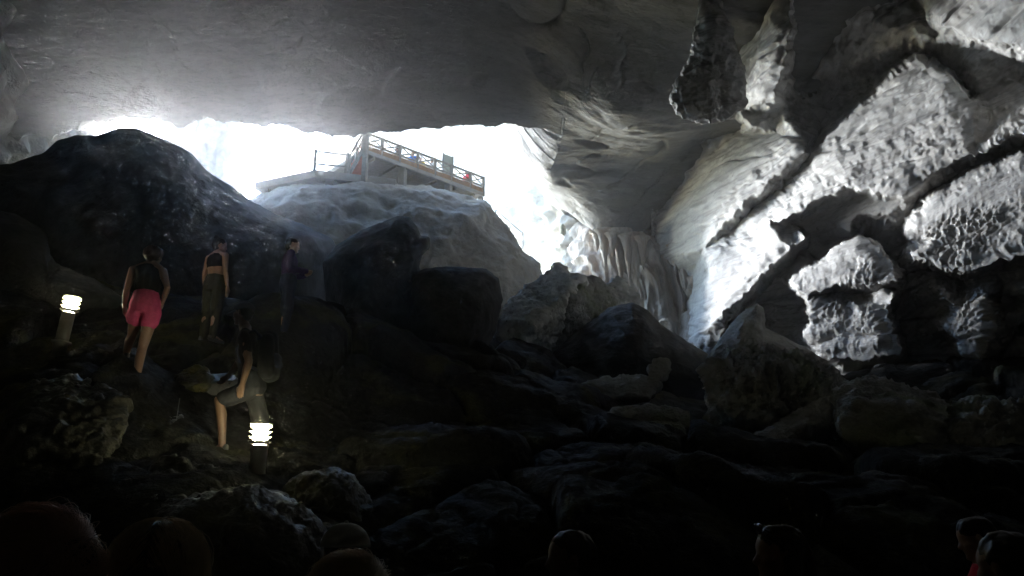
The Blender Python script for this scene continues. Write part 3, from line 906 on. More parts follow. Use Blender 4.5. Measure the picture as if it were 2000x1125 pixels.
hull_rock('boulder', [(1146, 850, 12.2), (1170, 818, 12.6), (1202, 800, 13), (1262, 806, 13), (1342, 806, 12.8), (1350, 830, 12.3), (1300, 866, 11.8), (1200, 872, 11.7), (1250, 870, 13)], 'grey', .05, .06, 22,
          'low rounded dark rock below the flat slab')

# wet rocks beside the steps
hull_rock('boulder', [(-40, 810, 8.2), (30, 762, 8.6), (108, 741, 8.8), (182, 750, 8.6), (236, 782, 8.2), (247, 812, 7.9), (236, 852, 7.6), (190, 905, 7.3), (130, 940, 7.2), (-40, 940, 7.2), (60, 830, 7.3), (150, 930, 9)], 'wet', .03, .06, 23,
          'big wet black boulder left of the steps below the rear lamp')
hull_rock('boulder', [(226, 858, 8.3), (252, 836, 8.4), (287, 817, 8.6), (314, 832, 8.5), (345, 862, 8.2), (330, 890, 8.0), (250, 905, 7.9), (300, 880, 9)], 'wet', .025, .04, 24, 'small wet wedge of rock right of the big wet boulder')
hull_rock('boulder', [(150, 940, 7.4), (190, 912, 7.6), (240, 906, 7.6), (252, 930, 7.4), (220, 962, 7.1), (160, 970, 7.1), (200, 960, 8)], 'wet', .025, .04, 25, 'smooth wet rock between the big wet boulder and the near heads')
hull_rock('stone', [(346, 738, 9.7), (364, 724, 9.8), (382, 717, 9.9), (403, 722, 9.9), (412, 742, 9.8), (400, 764, 9.5), (350, 764, 9.4), (380, 760, 10.2)], 'wet', .02, .03, 26, 'rounded stone with a shiny tip beside the upper steps', cat='stone')
hull_rock('boulder', [(276, 932, 7.2), (318, 900, 7.5), (360, 906, 7.5), (404, 936, 7.3), (470, 940, 7.3), (480, 965, 7.0), (380, 985, 6.8), (300, 965, 6.9), (380, 960, 8)], 'wet', .022, .05, 27, 'wet ridged rock with bright glints left of the front lamp', fine=.95)
hull_rock('boulder', [(270, 985, 6.6), (282, 965, 6.8), (318, 968, 6.8), (352, 980, 6.7), (392, 1010, 6.4), (360, 1022, 6.2), (310, 1010, 6.3), (330, 1020, 7)], 'wet', .02, .035, 28, 'thin grey plate of rock lying before the wet ridged rock', fine=.95)
blob('boulder', [(292, 1040), (318, 1000), (370, 972), (430, 958), (490, 953), (545, 964), (600, 1000), (632, 1036), (650, 1100), (640, 1200), (300, 1200)], 6.6, 1.0, 1.2, M['wet'], nth=260, nt=100, rough=.09, facet=.06, detail=1.8, seed=10,
     label='smooth dark rock hump under the front lamp')
blob('boulder', [(540, 1000), (552, 950), (590, 925), (650, 916), (690, 930), (720, 975), (760, 1040), (780, 1130), (560, 1130)], 7.9, .7, 1.0, M['wet'], nth=220, nt=80, rough=.11, facet=.06, detail=1.8, seed=11, label='olive stained rock face right of the front lamp')

blob('rock_outcrop', [(-220, 240), (-60, 236), (40, 250), (88, 254), (118, 258), (108, 276), (88, 296), (70, 318), (0, 335), (-220, 350)], 34.5, 1.5, 2.5, M['dome'], nth=160, nt=50, rough=.06, seed=12,
     label='grey rock outcrop closing the left end of the bright opening', cat='rock')

# ---------------------------------------------------------------- viewing platform on the dome
M['timber'] = simple('weathered_timber', (0.26, 0.24, 0.21), 0.8, grain=.2, scale=9)
M['under_shade'] = simple('under_shade_boards', (0.03, 0.03, 0.032), 0.85, grain=.2, scale=8)  # near-black colour paints the shade below the deck
M['fascia'] = simple('brown_fascia', (0.30, 0.19, 0.11), 0.75, grain=.2, scale=6)
M['redwood'] = simple('red_brown_boards', (0.36, 0.13, 0.08), 0.7, grain=.2, scale=8)
M['concrete'] = simple('concrete', (0.34, 0.33, 0.31), 0.9, grain=.15, scale=4)
M['steel'] = simple('grey_steel', (0.20, 0.20, 0.20), 0.45, metal=.7, grain=.1)
M['sign'] = simple('grey_board', (0.26, 0.29, 0.25), 0.6, grain=.08, scale=5)


def kpy(py):
    v = (562.5 - py) / F
    return (SP + v * CP) / (CP - v * SP)


def at_z(px, py, z):
    return Vector(P(px, py, (z - CAM_Z) / kpy(py)))


ZU = 17.66                                     # underside of the upper deck
A = at_z(714, 300, ZU)
B = at_z(946, 384, ZU)
e = (B - A).normalized()
nin = Vector((-e.y, e.x, 0))
if nin.y < 0:
    nin = -nin
up = Vector((0, 0, 1))
_ts = np.linspace(-0.05, 1.05, 400)


def along(px):
    """point of the deck edge seen in column px"""
    q = [A + (B - A) * t for t in _ts]
    cols = [1000 + F * v.x / (v.y * CP + (v.z - CAM_Z) * SP) for v in q]
    return A + (B - A) * float(np.interp(px, cols, _ts))


walk = empty('viewing_platform', A + nin * 1.5, 'raised timber viewing platform with crossed railings on top of the grey dome', 'platform')
m = MB()
m.prism([(v.x, v.y) for v in (A + nin * .06, B + nin * .06, B + nin * 4.0, A + nin * 4.0)], ZU + .06, ZU + .30)
m.build('deck', M['timber'], walk)
m = MB()
m.bar(A + up * .09, B + up * .09, .1, .18)
m.build('edge_beam', M['concrete'], walk)
m = MB()
m.bar(A + up * .30, B + up * .30, .07, .24)
m.build('fascia_board', M['fascia'], walk)
for k in range(6):                           # joists under the deck
    m = MB()
    p = A + (B - A) * ((k + .5) / 6)
    m.bar(p + nin * .1 + up * -.02, p + nin * 3.9 + up * -.02, .09, .16)
    m.build('joist', M['timber'], walk)
post_px = [745, 780, 815, 849, 881, 918, 944]
posts = [A] + [along(p) for p in post_px]
TOP, LOW = 1.0, .52
for i, p in enumerate(posts[1:]):
    m = MB()
    m.bar(p + up * .12, p + up * (TOP + .05), .12)
    m.build('post', M['timber'], walk)
for i in range(len(posts) - 1):
    a, b = posts[i], posts[i + 1]
    q = (b - a).normalized() * .065
    for nm, z in (('top_rail', TOP), ('bottom_rail', LOW)):
        m = MB()
        m.bar(a + q + up * z, b - q + up * z, .075, .085)
        m.build(nm, M['timber'], walk)
    for s, o in ((0, .018), (1, -.018)):
        m = MB()
        z0, z1 = (LOW + .05, TOP - .05) if s == 0 else (TOP - .05, LOW + .05)
        m.bar(a + q + up * z0 + nin * o, b - q + up * z1 + nin * o, .03, .055)
        m.build('cross_brace', M['timber'], walk)
m = MB()
m.bar(A + up * -1.75, A + up * 1.30, .20)
m.build('corner_post', M['timber'], walk)
for px_c, drop, wd in ((791, 1.6, .30), (880, 1.9, .30), (943, 1.7, .2)):
    p = along(px_c) + nin * .16
    m = MB()
    m.bar(p + up * -drop, p + up * -.005, wd)
    m.build('column', M['concrete'], walk)
for px_c in (760, 850, 930):
    p = along(px_c) + nin * 3.6
    m = MB()
    m.bar(p + up * -3.0, p + up * -.005, .28)
    m.build('column', M['concrete'], walk)
# added near-black boards stand in for the shade under the deck
for k in range(22):
    a = A + (B - A) * (k / 22) + nin * 1.7
    b = A + (B - A) * ((k + .94) / 22) + nin * 1.7
    m = MB()
    m.bar((a + b) / 2 + up * -2.4, (a + b) / 2 + up * -.11, (b - a).length, .03, up=nin)
    m.build('shade_board', M['under_shade'], walk)

# lower slab
ZL = 16.43
c0, c1, c2 = at_z(615, 346, ZL), at_z(772, 364, ZL), at_z(497, 370, ZL)
low = empty('lower_platform', c0 + up * .2, 'pale concrete slab platform jutting out left below the timber deck', 'platform')
m = MB()
c3 = c2 + (c1 - c0)
m.prism([(v.x, v.y) for v in (c0, c1, c1 + Vector((0, 3, 0)), c2 + Vector((1.5, 3, 0)), c2)], ZL, ZL + .36)
m.build('slab', M['concrete'], low)
for px_c, off in ((646, .25), (560, .5)):
    p = at_z(px_c, 350 if px_c > 600 else 358, ZL) + Vector((0, off, 0))
    m = MB()
    m.bar(p + up * -1.2, p + up * -.004, .42)
    m.build('column', M['concrete'], low)
lp = [c2 + (c0 - c2) * t + Vector((0, .12, .36)) for t in (.05, .5, .97)] + [c0 + (c1 - c0) * .37 + Vector((0, .12, .36))]
for p in lp[2:]:
    m = MB()
    m.bar(p, p + up * 1.05, .11)
    m.build('post', M['timber'], low)
for z in (.35, .95):
    m = MB()
    m.bar(lp[2] + up * z + Vector((.06, 0, 0)), lp[3] + up * z - Vector((.06, 0, 0)), .07)
    m.build('rail', M['timber'], low)

# flight of stairs from the slab up to the deck with a red boarded side
st = empty('timber_stair', A + Vector((-1, 0, -1)), 'short timber stair with red boarded side rising from the slab to the corner post', 'stair')
f0 = c0 + (c1 - c0) * .38 + Vector((0, .35, .36))
f1 = A + Vector((-.14, .25, .40))
for nm, off in (('stringer', 0.0), ('hand_rail', .95), ('middle_rail', .55)):
    m = MB()
    m.bar(f0 + up * off, f1 + up * off, .07, .16 if off == 0 else .08)
    m.build(nm, M['timber'], st)
for t in (.04, .5, .93):
    p = f0 + (f1 - f0) * t
    m = MB()
    m.bar(p + up * .0 + Vector((0, -.08, 0)), p + up * 1.0 + Vector((0, -.08, 0)), .08)
    m.build('post', M['timber'], st)
for k in range(7):
    t = (k + .5) / 7
    p = f0 + (f1 - f0) * t
    m = MB()
    m.bar(Vector((p.x, p.y + .10, ZL + .36)), p + Vector((0, .10, .42)), (f1 - f0).xy.length / 7 * .92, .03, up=(0, 1, 0))
    m.build('side_board', M['redwood'], st)
for k in range(6):
    t = (k + .5) / 6
    p = f0 + (f1 - f0) * t
    m = MB()
    m.bar(p + Vector((0, .16, -.02)), p + Vector((0, 1.3, -.02)), .3, .05)
    m.build('tread', M['timber'], st)

# upright board behind the railing
sb = along(896) + nin * .9
bd = empty('notice_board', sb + up * .3, 'tall grey upright board standing behind the railing near the right end of the deck', 'board')
m = MB()
m.bar(sb + up * .62 - e * 0, sb + up * 2.02, .54, .07, up=nin)
m.build('panel', M['sign'], bd)
for s in (-1, 1):
    m = MB()
    m.bar(sb + e * (.31 * s) + up * .301, sb + e * (.31 * s) + up * 2.08, .07)
    m.build('leg', M['steel'], bd)

# handrail down the right shoulder of the dome
hr = empty('path_handrail', P(1003, 462, 34.5), 'thin steel handrail running down the right shoulder of the dome into the glare', 'handrail')
hp = [Vector(P(px, py, y)) for px, py, y in ((968, 424, 34.2), (996, 449, 34.4), (1021, 470, 34.8))]
for p in hp:
    m = MB()
    m.tube([p + up * -.4, p + up * .36], .025, 8)
    m.build('post', M['steel'], hr)
m = MB()
m.tube([p + up * .37 for p in hp], .022, 8)
m.build('rail', M['steel'], hr)

# ---------------------------------------------------------------- leafy plants at the exit
M['leaf'] = simple('green_leaf', (0.07, 0.13, 0.03), 0.6, grain=.3, scale=5)
M['stem'] = simple('brown_stem', (0.10, 0.07, 0.04), 0.8)


def plant(base, h, n, label, seed):
    r = random.Random(seed)
    o = empty('shrub', base, label, 'shrub')
    b = Vector(base)
    ms, ml = MB(), MB()
    for k in range(max(5, n // 14)):
        a, t = r.uniform(0, 6.28), r.uniform(.15, .6)
        tip = b + Vector((math.cos(a) * t * h, math.sin(a) * t * h, h * r.uniform(.6, 1)))
        midp = (b + tip) / 2 + Vector((0, 0, h * .12))
        ms.tube([b - up * .1, midp, tip], [.018, .012, .005], 5)
        for j in range(14):
            s = r.uniform(.3, 1)
            c = (b.lerp(midp, s * 2) if s < .5 else midp.lerp(tip, s * 2 - 1)) + Vector((r.gauss(0, .07), r.gauss(0, .07), r.gauss(0, .07))) * h
            d = Vector((r.gauss(0, 1), r.gauss(0, 1), r.gauss(0, .5))).normalized() * h * r.uniform(.07, .13)
            sd = d.cross(Vector((r.gauss(0, 1), r.gauss(0, 1), r.gauss(0, 1)))).normalized() * d.length * .36
            ml.add([c, c + d * .5 + sd, c + d, c + d * .5 - sd], [(0, 1, 2, 3)])
    ms.build('stem', M['stem'], o)
    lf = ml.build('foliage', M['leaf'], o)
    return o


plant(P(1132, 527, 40.5), .55, 70, 'small upright green shrub on the rim of the bright exit', 1)
plant(P(1140, 492, 41.0), .9, 140, 'pale leafy bush growing on the sunlit wall of the exit', 2)
plant(P(526, 377, 33.2), .24, 56, 'tiny green plant under the edge of the concrete slab', 3)

# ---------------------------------------------------------------- steps
M['step'] = rock_mat('wet_step_stone', (0.05, 0.05, 0.046), (0.02, 0.02, 0.02), rough=0.42, spec=0.7, wet=0.2, bump=0.5, scale=2.5)
steps = empty('stone_steps', P(330, 790, 8.8), 'irregular wet stone steps climbing between the two lamps', 'steps')


def step(pts, thick, seed):
    """worn flat stone with a rough rim; pts are traced corners of its top"""
    q = [Vector(P(*p)) for p in pts]
    c = sum(q, Vector()) / len(q)
    n = 40
    loop = []
    for i in range(n):
        t = i / n * len(q)
        a, b = q[int(t) % len(q)], q[(int(t) + 1) % len(q)]
        loop.append(a.lerp(b, t % 1))
    rings = []
    for s, dz in ((.02, .0), (.45, .004), (.8, 0), (.95, -.004), (1, -.03), (1.02, -thick * .6), (.97, -thick)):
        rings.append([c + (p - c) * s + up * dz for p in loop])
    V = np.array([[tuple(p) for p in r] for r in rings])
    V = V + 0.02 * np.stack([noise(V * 5 + seed), noise(V * 5 + seed + 9), .5 * noise(V * 6 + seed + 4)], -1)
    return link('step', mesh_np('step', V, grid_faces(len(rings), n, True), M['step'], True), steps)


step([(205, 745, 9.3), (250, 738, 9.6), (330, 752, 9.5), (326, 764, 9.2), (260, 768, 9.0), (206, 757, 9.0)], .16, 1)
step([(250, 772, 9.0), (330, 768, 9.2), (338, 786, 8.95), (290, 798, 8.7), (248, 786, 8.75)], .16, 2)
step([(288, 803, 8.75), (340, 793, 8.9), (360, 812, 8.7), (330, 828, 8.45), (286, 818, 8.5)], .16, 3)
step([(385, 730, 10.0), (455, 728, 10.1), (470, 742, 9.8), (400, 748, 9.6)], .16, 4)
step([(384, 890, 8.6), (425, 878, 8.9), (470, 886, 8.8), (476, 902, 8.4), (430, 908, 8.3), (386, 900, 8.4)], .18, 5)
step([(470, 930, 8.2), (520, 925, 8.4), (560, 935, 8.3), (556, 950, 8.0), (500, 955, 7.9)], .18, 6)
sp_ = MB()
sp_.tube([P(351, 778, 8.7), P(346, 812, 8.6), P(340, 845, 8.5)], .004, 6)
tag(sp_.build('guide_wire', M['steel']), 'thin bright wire standing upright beside the steps', 'wire')

# ---------------------------------------------------------------- bollard lamps
M['louvre'] = simple('white_louvre', (0.42, 0.42, 0.36), 0.5, grain=.03)
M['post_grey'] = simple('dull_grey_post', (0.16, 0.155, 0.14), 0.6, grain=.15, scale=12)
M['lamp'] = simple('lamp_glow', (1.0, 0.95, 0.62), emit=20.0, grain=0)


def bollard(base, label, lean=0.0, tall=.55, buried=.15):
    o = empty('bollard_lamp', base, label, 'lamp', 'bollard lamps beside the steps')
    b = Vector((0, 0, 0))
    head = tall - .20

    def part(name, mb, mat, sm=True):
        me = mb.mesh(name, M[mat], sm)
        c = link(name, me)
        c.parent = o
        return c
    m = MB()
    m.lathe([(.074, -buried), (.074, head - .004), (.07, head)], (0, 0, 0), 28)
    part('post', m, 'post_grey')
    m = MB()
    m.lathe([(.11, -.015), (.11, .006), (.076, .016)], (0, 0, 0), 28)
    part('base_flange', m, 'post_grey')
    m = MB()
    m.lathe([(.045, head + .004), (.045, tall - .012)], (0, 0, 0), 20)
    part('lamp_tube', m, 'lamp')
    for k in range(4):
        z = head + .006 + k * .047
        m = MB()
        n = 32
        prof = [(.064, z), (.103, z + .026), (.106, z + .031), (.102, z + .032), (.060, z + .005)]
        v = [(r * math.cos(2 * math.pi * i / n), r * math.sin(2 * math.pi * i / n), zz_) for r, zz_ in prof for i in range(n)]
        f = [(j * n + i, j * n + (i + 1) % n, ((j + 1) % 5) * n + (i + 1) % n, ((j + 1) % 5) * n + i) for j in range(5) for i in range(n)]
        m.add(v, f)
        part('louvre', m, 'louvre', False)
    m = MB()
    m.lathe([(.090, tall - .012), (.104, tall - .006), (.104, tall + .004), (.07, tall + .012)], (0, 0, 0), 28)
    part('top_cap', m, 'louvre')
    for i in range(3):
        a = 2 * math.pi * i / 3 + .5
        m = MB()
        m.bar((.068 * math.cos(a), .068 * math.sin(a), head), (.068 * math.cos(a), .068 * math.sin(a), tall - .012), .008)
        part('strut', m, 'louvre', False)
    o.rotation_euler = (0, lean, .3)
    return o


bollard(P(500, 946, 7.55), 'lit louvred bollard lamp in front, on the smooth rock hump')
bollard(P(120, 668, 9.3), 'lit louvred bollard lamp further up at the left, leaning slightly', lean=.07, tall=.56)

# small floodlight at the rim of the exit
fb = Vector(P(1076, 526, 24.4))
fo = empty('floodlight', fb, 'tiny glowing floodlight on the rim of the bright exit', 'lamp')
m = MB()
m.bar(fb + Vector((-.08, .04, .0)), fb + Vector((.08, .04, -.06)), .10, .12)
m.build('housing', M['steel'], fo)
m = MB()
m.bar(fb + Vector((-.075, -.03, .0)), fb + Vector((.075, -.03, -.06)), .03, .10)
m.build('lens', M['lamp'], fo)
m = MB()
m.bar(fb + Vector((0, .04, -.3)), fb + Vector((0, .04, -.085)), .03)
m.build('bracket', M['steel'], fo)

# ---------------------------------------------------------------- people
SKIN = simple('skin', (0.30, 0.175, 0.125), 0.5, grain=.05, scale=20)
SKIN_T = simple('tanned_skin', (0.12, 0.068, 0.045), 0.5, grain=.05, scale=20)


def hair_mat(name, col):
    m = simple(name, col, .35, grain=.3, scale=60, spec=.7)
    nt = m.node_tree
    pb, out = nt.nodes['Principled BSDF'], nt.nodes['Material Output']
    tr = nt.nodes.new('ShaderNodeBsdfTranslucent')
    tr.inputs['Color'].default_value = (*[min(1, 2.2 * c) for c in col], 1)
    mx = nt.nodes.new('ShaderNodeMixShader')
    mx.inputs[0].default_value = .5
    nt.links.new(pb.outputs[0], mx.inputs[1])
    nt.links.new(tr.outputs[0], mx.inputs[2])
    nt.links.new(mx.outputs[0], out.inputs['Surface'])
    return m


H_DARK = hair_mat('dark_hair', (0.020, 0.014, 0.011))
H_MID = hair_mat('dark_brown_hair', (0.06, 0.036, 0.026))
H_BROWN = hair_mat('brown_hair', (0.45, 0.33, 0.26))
H_LIGHT = hair_mat('light_brown_hair', (0.52, 0.40, 0.30))


def cloth(name, col):
    return simple(name, col, .9, grain=.12, scale=45, spec=.2)


K_BLACK, K_NAVY, K_PINK = cloth('black_cloth', (.015, .015, .017)), cloth('navy_cloth', (.02, .024, .045)), cloth('pink_cloth', (.72, .09, .24))
K_GREY, K_RED, K_WHITE, K_BLUE, K_YELL = cloth('grey_cloth', (.45, .44, .41)), cloth('red_cloth', (.50, .02, .035)), cloth('white_cloth', (.7, .7, .7)), cloth('blue_cloth', (.05, .15, .5)), cloth('yellow_cloth', (.7, .5, .08))
K_CAP = cloth('dark_cap_cloth', (.07, .07, .075))
K_OLIVE, K_PURP = cloth('olive_cloth', (.035, .035, .026)), cloth('purple_cloth', (.06, .035, .10))
SHOE = simple('shoe_rubber', (.05, .05, .05), .6)


class Solid(MB):
    """overlapping tapered limbs that a voxel remesh turns into one skin"""
    def limb(self, a, ra, b, rb, n=14):
        a, b = Vector(a), Vector(b)
        d = b - a
        L = max(d.length, 1e-6)
        d = d / L
        pts, rad = [], []
        for t in (-.95, -.8, -.5, 0):
            pts.append(a + d * ra * t)
            rad.append(ra * math.sqrt(1 - t * t))
        for t in (0.0, .5, .8, .95):
            pts.append(b + d * rb * t)
            rad.append(rb * math.sqrt(1 - t * t))
        self.tube(pts, rad, n)

    def chain(self, pts, rads, n=14):
        for i in range(len(pts) - 1):
            self.limb(pts[i], rads[i], pts[i + 1], rads[i + 1], n)

    def loft(self, rings, n=20):
        """rings: (centre, right vector * rx, front vector * ry)"""
        v, f = [], []
        for c, x, y in rings:
            v += [Vector(c) + Vector(x) * math.cos(2 * math.pi * k / n) + Vector(y) * math.sin(2 * math.pi * k / n) for k in range(n)]
        for i in range(len(rings) - 1):
            f += [(i * n + k, i * n + (k + 1) % n, (i + 1) * n + (k + 1) % n, (i + 1) * n + k) for k in range(n)]
        f.append(tuple(reversed(range(n))))
        f.append(tuple((len(rings) - 1) * n + k for k in range(n)))
        self.add(v, f)

    def skin(self, name, material, parent, voxel=.01, iters=3, wrinkle=0.0, freq=9):
        me = self.mesh(name, material)
        tmp = link('tmp', me)
        r = tmp.modifiers.new('r', 'REMESH')
        r.mode = 'VOXEL'
        r.voxel_size = voxel
        s = tmp.modifiers.new('s', 'SMOOTH')
        s.iterations = iters
        dg = bpy.context.evaluated_depsgraph_get()
        out = bpy.data.meshes.new_from_object(tmp.evaluated_get(dg))
        bpy.data.objects.remove(tmp)
        if wrinkle:
            nv = len(out.vertices)
            V = np.empty(nv * 3, np.float32)
            out.vertices.foreach_get('co', V)
            N_ = np.empty(nv * 3, np.float32)
            out.vertices.foreach_get('normal', N_)
            V, N_ = V.reshape(-1, 3), N_.reshape(-1, 3)
            V = V + N_ * (wrinkle * (fbm(V.astype(float) * np.array([freq, freq, freq * .5]), 3)))[:, None]
            out.vertices.foreach_set('co', V.astype(np.float32).ravel())
        out.polygons.foreach_set('use_smooth', np.ones(len(out.polygons), bool))
        out.materials.clear()
        out.materials.append(material)
        out.name = name
        o = link(name, out)
        o.parent = parent
        return o


def V3(*a):
    return Vector(a)


def stand(h=1.7, woman=False):
    """joints of a relaxed standing figure, facing +y, x to its right"""
    k = h / 1.7
    sw = .175 if woman else .195
    J = dict(hip=V3(0, 0, .92), waist=V3(0, 0, 1.08), chest=V3(0, .0, 1.27), sh=V3(0, -.01, 1.40), neck=V3(0, 0, 1.47), head=V3(0, .02, 1.585))
    for s, n in ((-1, 'L'), (1, 'R')):
        J['s' + n] = V3(s * sw, -.01, 1.395)
        J['e' + n] = V3(s * (sw + .05), -.02, 1.12)
        J['w' + n] = V3(s * (sw + .055), .05, .88)
        J['f' + n] = V3(s * (sw + .05), .08, .72)
        J['h' + n] = V3(s * .09, 0, .90)
        J['k' + n] = V3(s * .095, .02, .48)
        J['a' + n] = V3(s * .10, -.02, .075)
        J['t' + n] = V3(s * .125, .16, .03)
    return {a: b * k for a, b in J.items()}


def torso_rings(J, woman, off=0.0, top=True, cut=1.0):
    hp = (.170 if woman else .165) + off
    wst = (.125 if woman else .145) + off
    cs = (.150 if woman else .172) + off
    X = (J['sR'] - J['sL']).normalized()
    Xh = (J['hR'] - J['hL']).normalized()

    def fr(x, up_):
        return Vector(up_).cross(x).normalized()
    sp1 = (J['waist'] - J['hip']).normalized()
    sp2 = (J['sh'] - J['waist']).normalized()
    r = [(J['hip'] - sp1 * .10, Xh * (hp * .72), fr(Xh, sp1) * (.095 + off)), (J['hip'] - sp1 * .03, Xh * hp, fr(Xh, sp1) * (.118 + off)), (J['hip'] + sp1 * .05, Xh * (hp * .97), fr(Xh, sp1) * (.115 + off)),
         (J['waist'], Xh * wst, fr(Xh, sp1) * (.095 + off)), (J['chest'] - sp2 * .06, X * (cs * .95), fr(X, sp2) * (.108 + off)), (J['chest'] + sp2 * .03, X * cs, fr(X, sp2) * (.112 + off)),
         (J['sh'] - sp2 * .02, X * (cs * .95), fr(X, sp2) * (.088 + off)), (J['sh'] + sp2 * .035, X * (cs * .55), fr(X, sp2) * (.065 + off))]
    return r


def make_person(loc, heading, label, J, woman=False, skin=SKIN, top=None, sleeves=.5, top_mat=K_BLACK, bottom='shorts', bottom_mat=K_NAVY, hair='short', hmat=H_DARK, voxel=.010,
                fingers=True, cap=None, look=(0, 1, 0), group=None, shoes=True, cap_brim=True, top_name='shirt', halter=False, hair_size=1.0):
    o = empty('person', loc, label, 'person', group)
    o.rotation_euler = (0, 0, heading)
    b = Solid()
    b.loft(torso_rings(J, woman))
    # neck, head
    hd = J['head']
    lk = Vector(look).normalized()
    rt = lk.cross(V3(0, 0, 1)).normalized()
    upv = rt.cross(lk)
    b.limb(J['neck'] - V3(0, 0, .05), .062, hd - upv * .06, .054)
    b.limb(J['sL'].lerp(J['neck'], .25), .05, J['neck'], .055)
    b.limb(J['sR'].lerp(J['neck'], .25), .05, J['neck'], .055)

    def head_pt(x, y, z):
        return hd + rt * x + lk * y + upv * z
    b.limb(head_pt(0, -.025, .03), .083, head_pt(0, .025, .035), .078, 20)
    b.limb(head_pt(0, .03, -.01), .066, head_pt(0, .055, -.075), .038, 18)
    b.limb(head_pt(0, .088, .02), .010, head_pt(0, .108, -.022), .015, 10)          # nose
    for s in (-1, 1):
        b.limb(head_pt(s * .03, .084, .042), .014, head_pt(s * .012, .09, .044), .012, 10)   # brow
        b.limb(head_pt(s * .05, .055, -.01), .022, head_pt(s * .04, .07, -.015), .02, 10)     # cheek
        b.limb(head_pt(s * .078, -.005, .02), .014, head_pt(s * .080, -.008, -.02), .011, 10)  # ear
    b.limb(head_pt(-.02, .088, -.05), .010, head_pt(.02, .088, -.05), .010, 10)        # lips
    b.limb(head_pt(0, .085, -.085), .018, head_pt(0, .08, -.09), .018, 10)             # chin
    for n in 'LR':
        s, e_, w_, f_ = J['s' + n], J['e' + n], J['w' + n], J['f' + n]
        ar = .9 if woman else 1.08
        b.limb(s, .056 * ar, s.lerp(e_, .35), .050 * ar)
        b.limb(s.lerp(e_, .35), .050 * ar, e_, .037 * ar)
        b.limb(e_, .037 * ar, e_.lerp(w_, .3), .040 * ar)
        b.limb(e_.lerp(w_, .3), .040 * ar, w_, .026 * ar)
        d = (f_ - w_).normalized()
        side = d.cross(V3(0, 1, .2)).normalized()
        if fingers:
            fwd = side.cross(d).normalized()
            if fwd.y < 0:
                fwd = -fwd
            palm_e = w_ + d * .085
            inw = (V3(0, palm_e.y, palm_e.z) - palm_e).normalized()
            inw = (inw - d * inw.dot(d)).normalized()
            b.limb(w_ + d * .02 + fwd * .012, .022, palm_e + fwd * .025, .017)
            b.limb(w_ + d * .02 - fwd * .012, .022, palm_e - fwd * .025, .016)
            b.limb(w_ + d * .03, .022, palm_e, .018)
            for q, (ln, rr) in enumerate(((.070, .0095), (.080, .0098), (.074, .0095), (.058, .0085))):
                base = palm_e + fwd * (.033 - .022 * q)
                k1 = base + d * ln * .5 + inw * .006
                k2 = k1 + (d * .8 + inw * .6).normalized() * ln * .5
                b.chain([base - d * .02, base, k1, k2], [rr, rr, rr * .95, rr * .8], 8)
            tb = w_ + d * .035 + fwd * .022
            b.chain([tb, tb + (d * .7 + fwd * .7).normalized() * .035, tb + (d * .7 + fwd * .7).normalized() * .035 + (d * .95 + inw * .3).normalized() * .032], [.013, .0115, .009], 8)
        else:
            b.limb(w_, .024, f_, .026)
        h_, k_, a_, t_ = J['h' + n], J['k' + n], J['a' + n], J['t' + n]
        lr = 1.0
        b.limb(h_, .088 * lr, h_.lerp(k_, .4), .076 * lr)
        b.limb(h_.lerp(k_, .4), .076 * lr, k_, .052 * lr)
        calf = k_.lerp(a_, .32) - V3(0, .018, 0)
        b.limb(k_, .052 * lr, calf, .054 * lr)
        b.limb(calf, .054 * lr, a_, .034 * lr)
        heel = a_ - (t_ - a_).normalized() * .035 + V3(0, 0, -.03)
        b.limb(a_, .036, heel, .030)
        b.limb(heel, .030, t_, .024)
        b.limb(a_, .034, a_.lerp(t_, .6), .032)
    body = b.skin('body', skin, o, voxel, 3)
    # clothes
    if top:
        c = Solid()
        rr_ = torso_rings(J, woman, .014)
        c.loft(rr_[1:] if top != 'crop' else rr_[4:])
        if not halter:
            for n in 'LR':
                s, e_ = J['s' + n], J['e' + n]
                c.limb(s.lerp(J['neck'], .45), .060, s, .066)
                if sleeves > 0:
                    c.limb(s, .066, s.lerp(e_, min(1, sleeves)), .060)
                    if sleeves > 1:
                        c.limb(e_, .055, e_.lerp(J['w' + n], sleeves - 1), .042)
        else:
            for n in 'LR':
                c.limb(J['s' + n].lerp(J['neck'], .62), .035, J['chest'].lerp(J['s' + n], .45), .06)
        c.skin(top_name, top_mat, o, max(voxel, .010), 3, .010)
    if bottom:
        c = Solid()
        r = torso_rings(J, woman, .016)
        c.loft(r[:4] if bottom != 'skirt' else r[:4])
        for n in 'LR':
            h_, k_, a_ = J['h' + n], J['k' + n], J['a' + n]
            e1 = {'short_shorts': .30, 'shorts': .82, 'trousers': 1.0}[bottom]
            c.limb(h_, .104, h_.lerp(k_, e1), .088 if e1 > .5 else .104)
            if bottom == 'trousers':
                c.limb(k_, .072, a_, .055)
        c.skin('shorts' if 'shorts' in bottom else 'trousers', bottom_mat, o, max(voxel, .010), 3, .010)
    if shoes:
        for n in 'LR':
            a_, t_ = J['a' + n], J['t' + n]
            d = (t_ - a_).normalized()
            c = Solid()
            s0, s1 = a_ - d * .04 + V3(0, 0, -.045), t_ + d * .015 - V3(0, 0, .012)
            c.limb(s0, .034, s1, .030)
            c.limb(s0 + V3(0, 0, .02), .034, s0.lerp(s1, .55) + V3(0, 0, .015), .032)
            c.skin('shoe', SHOE, o, .01, 2)
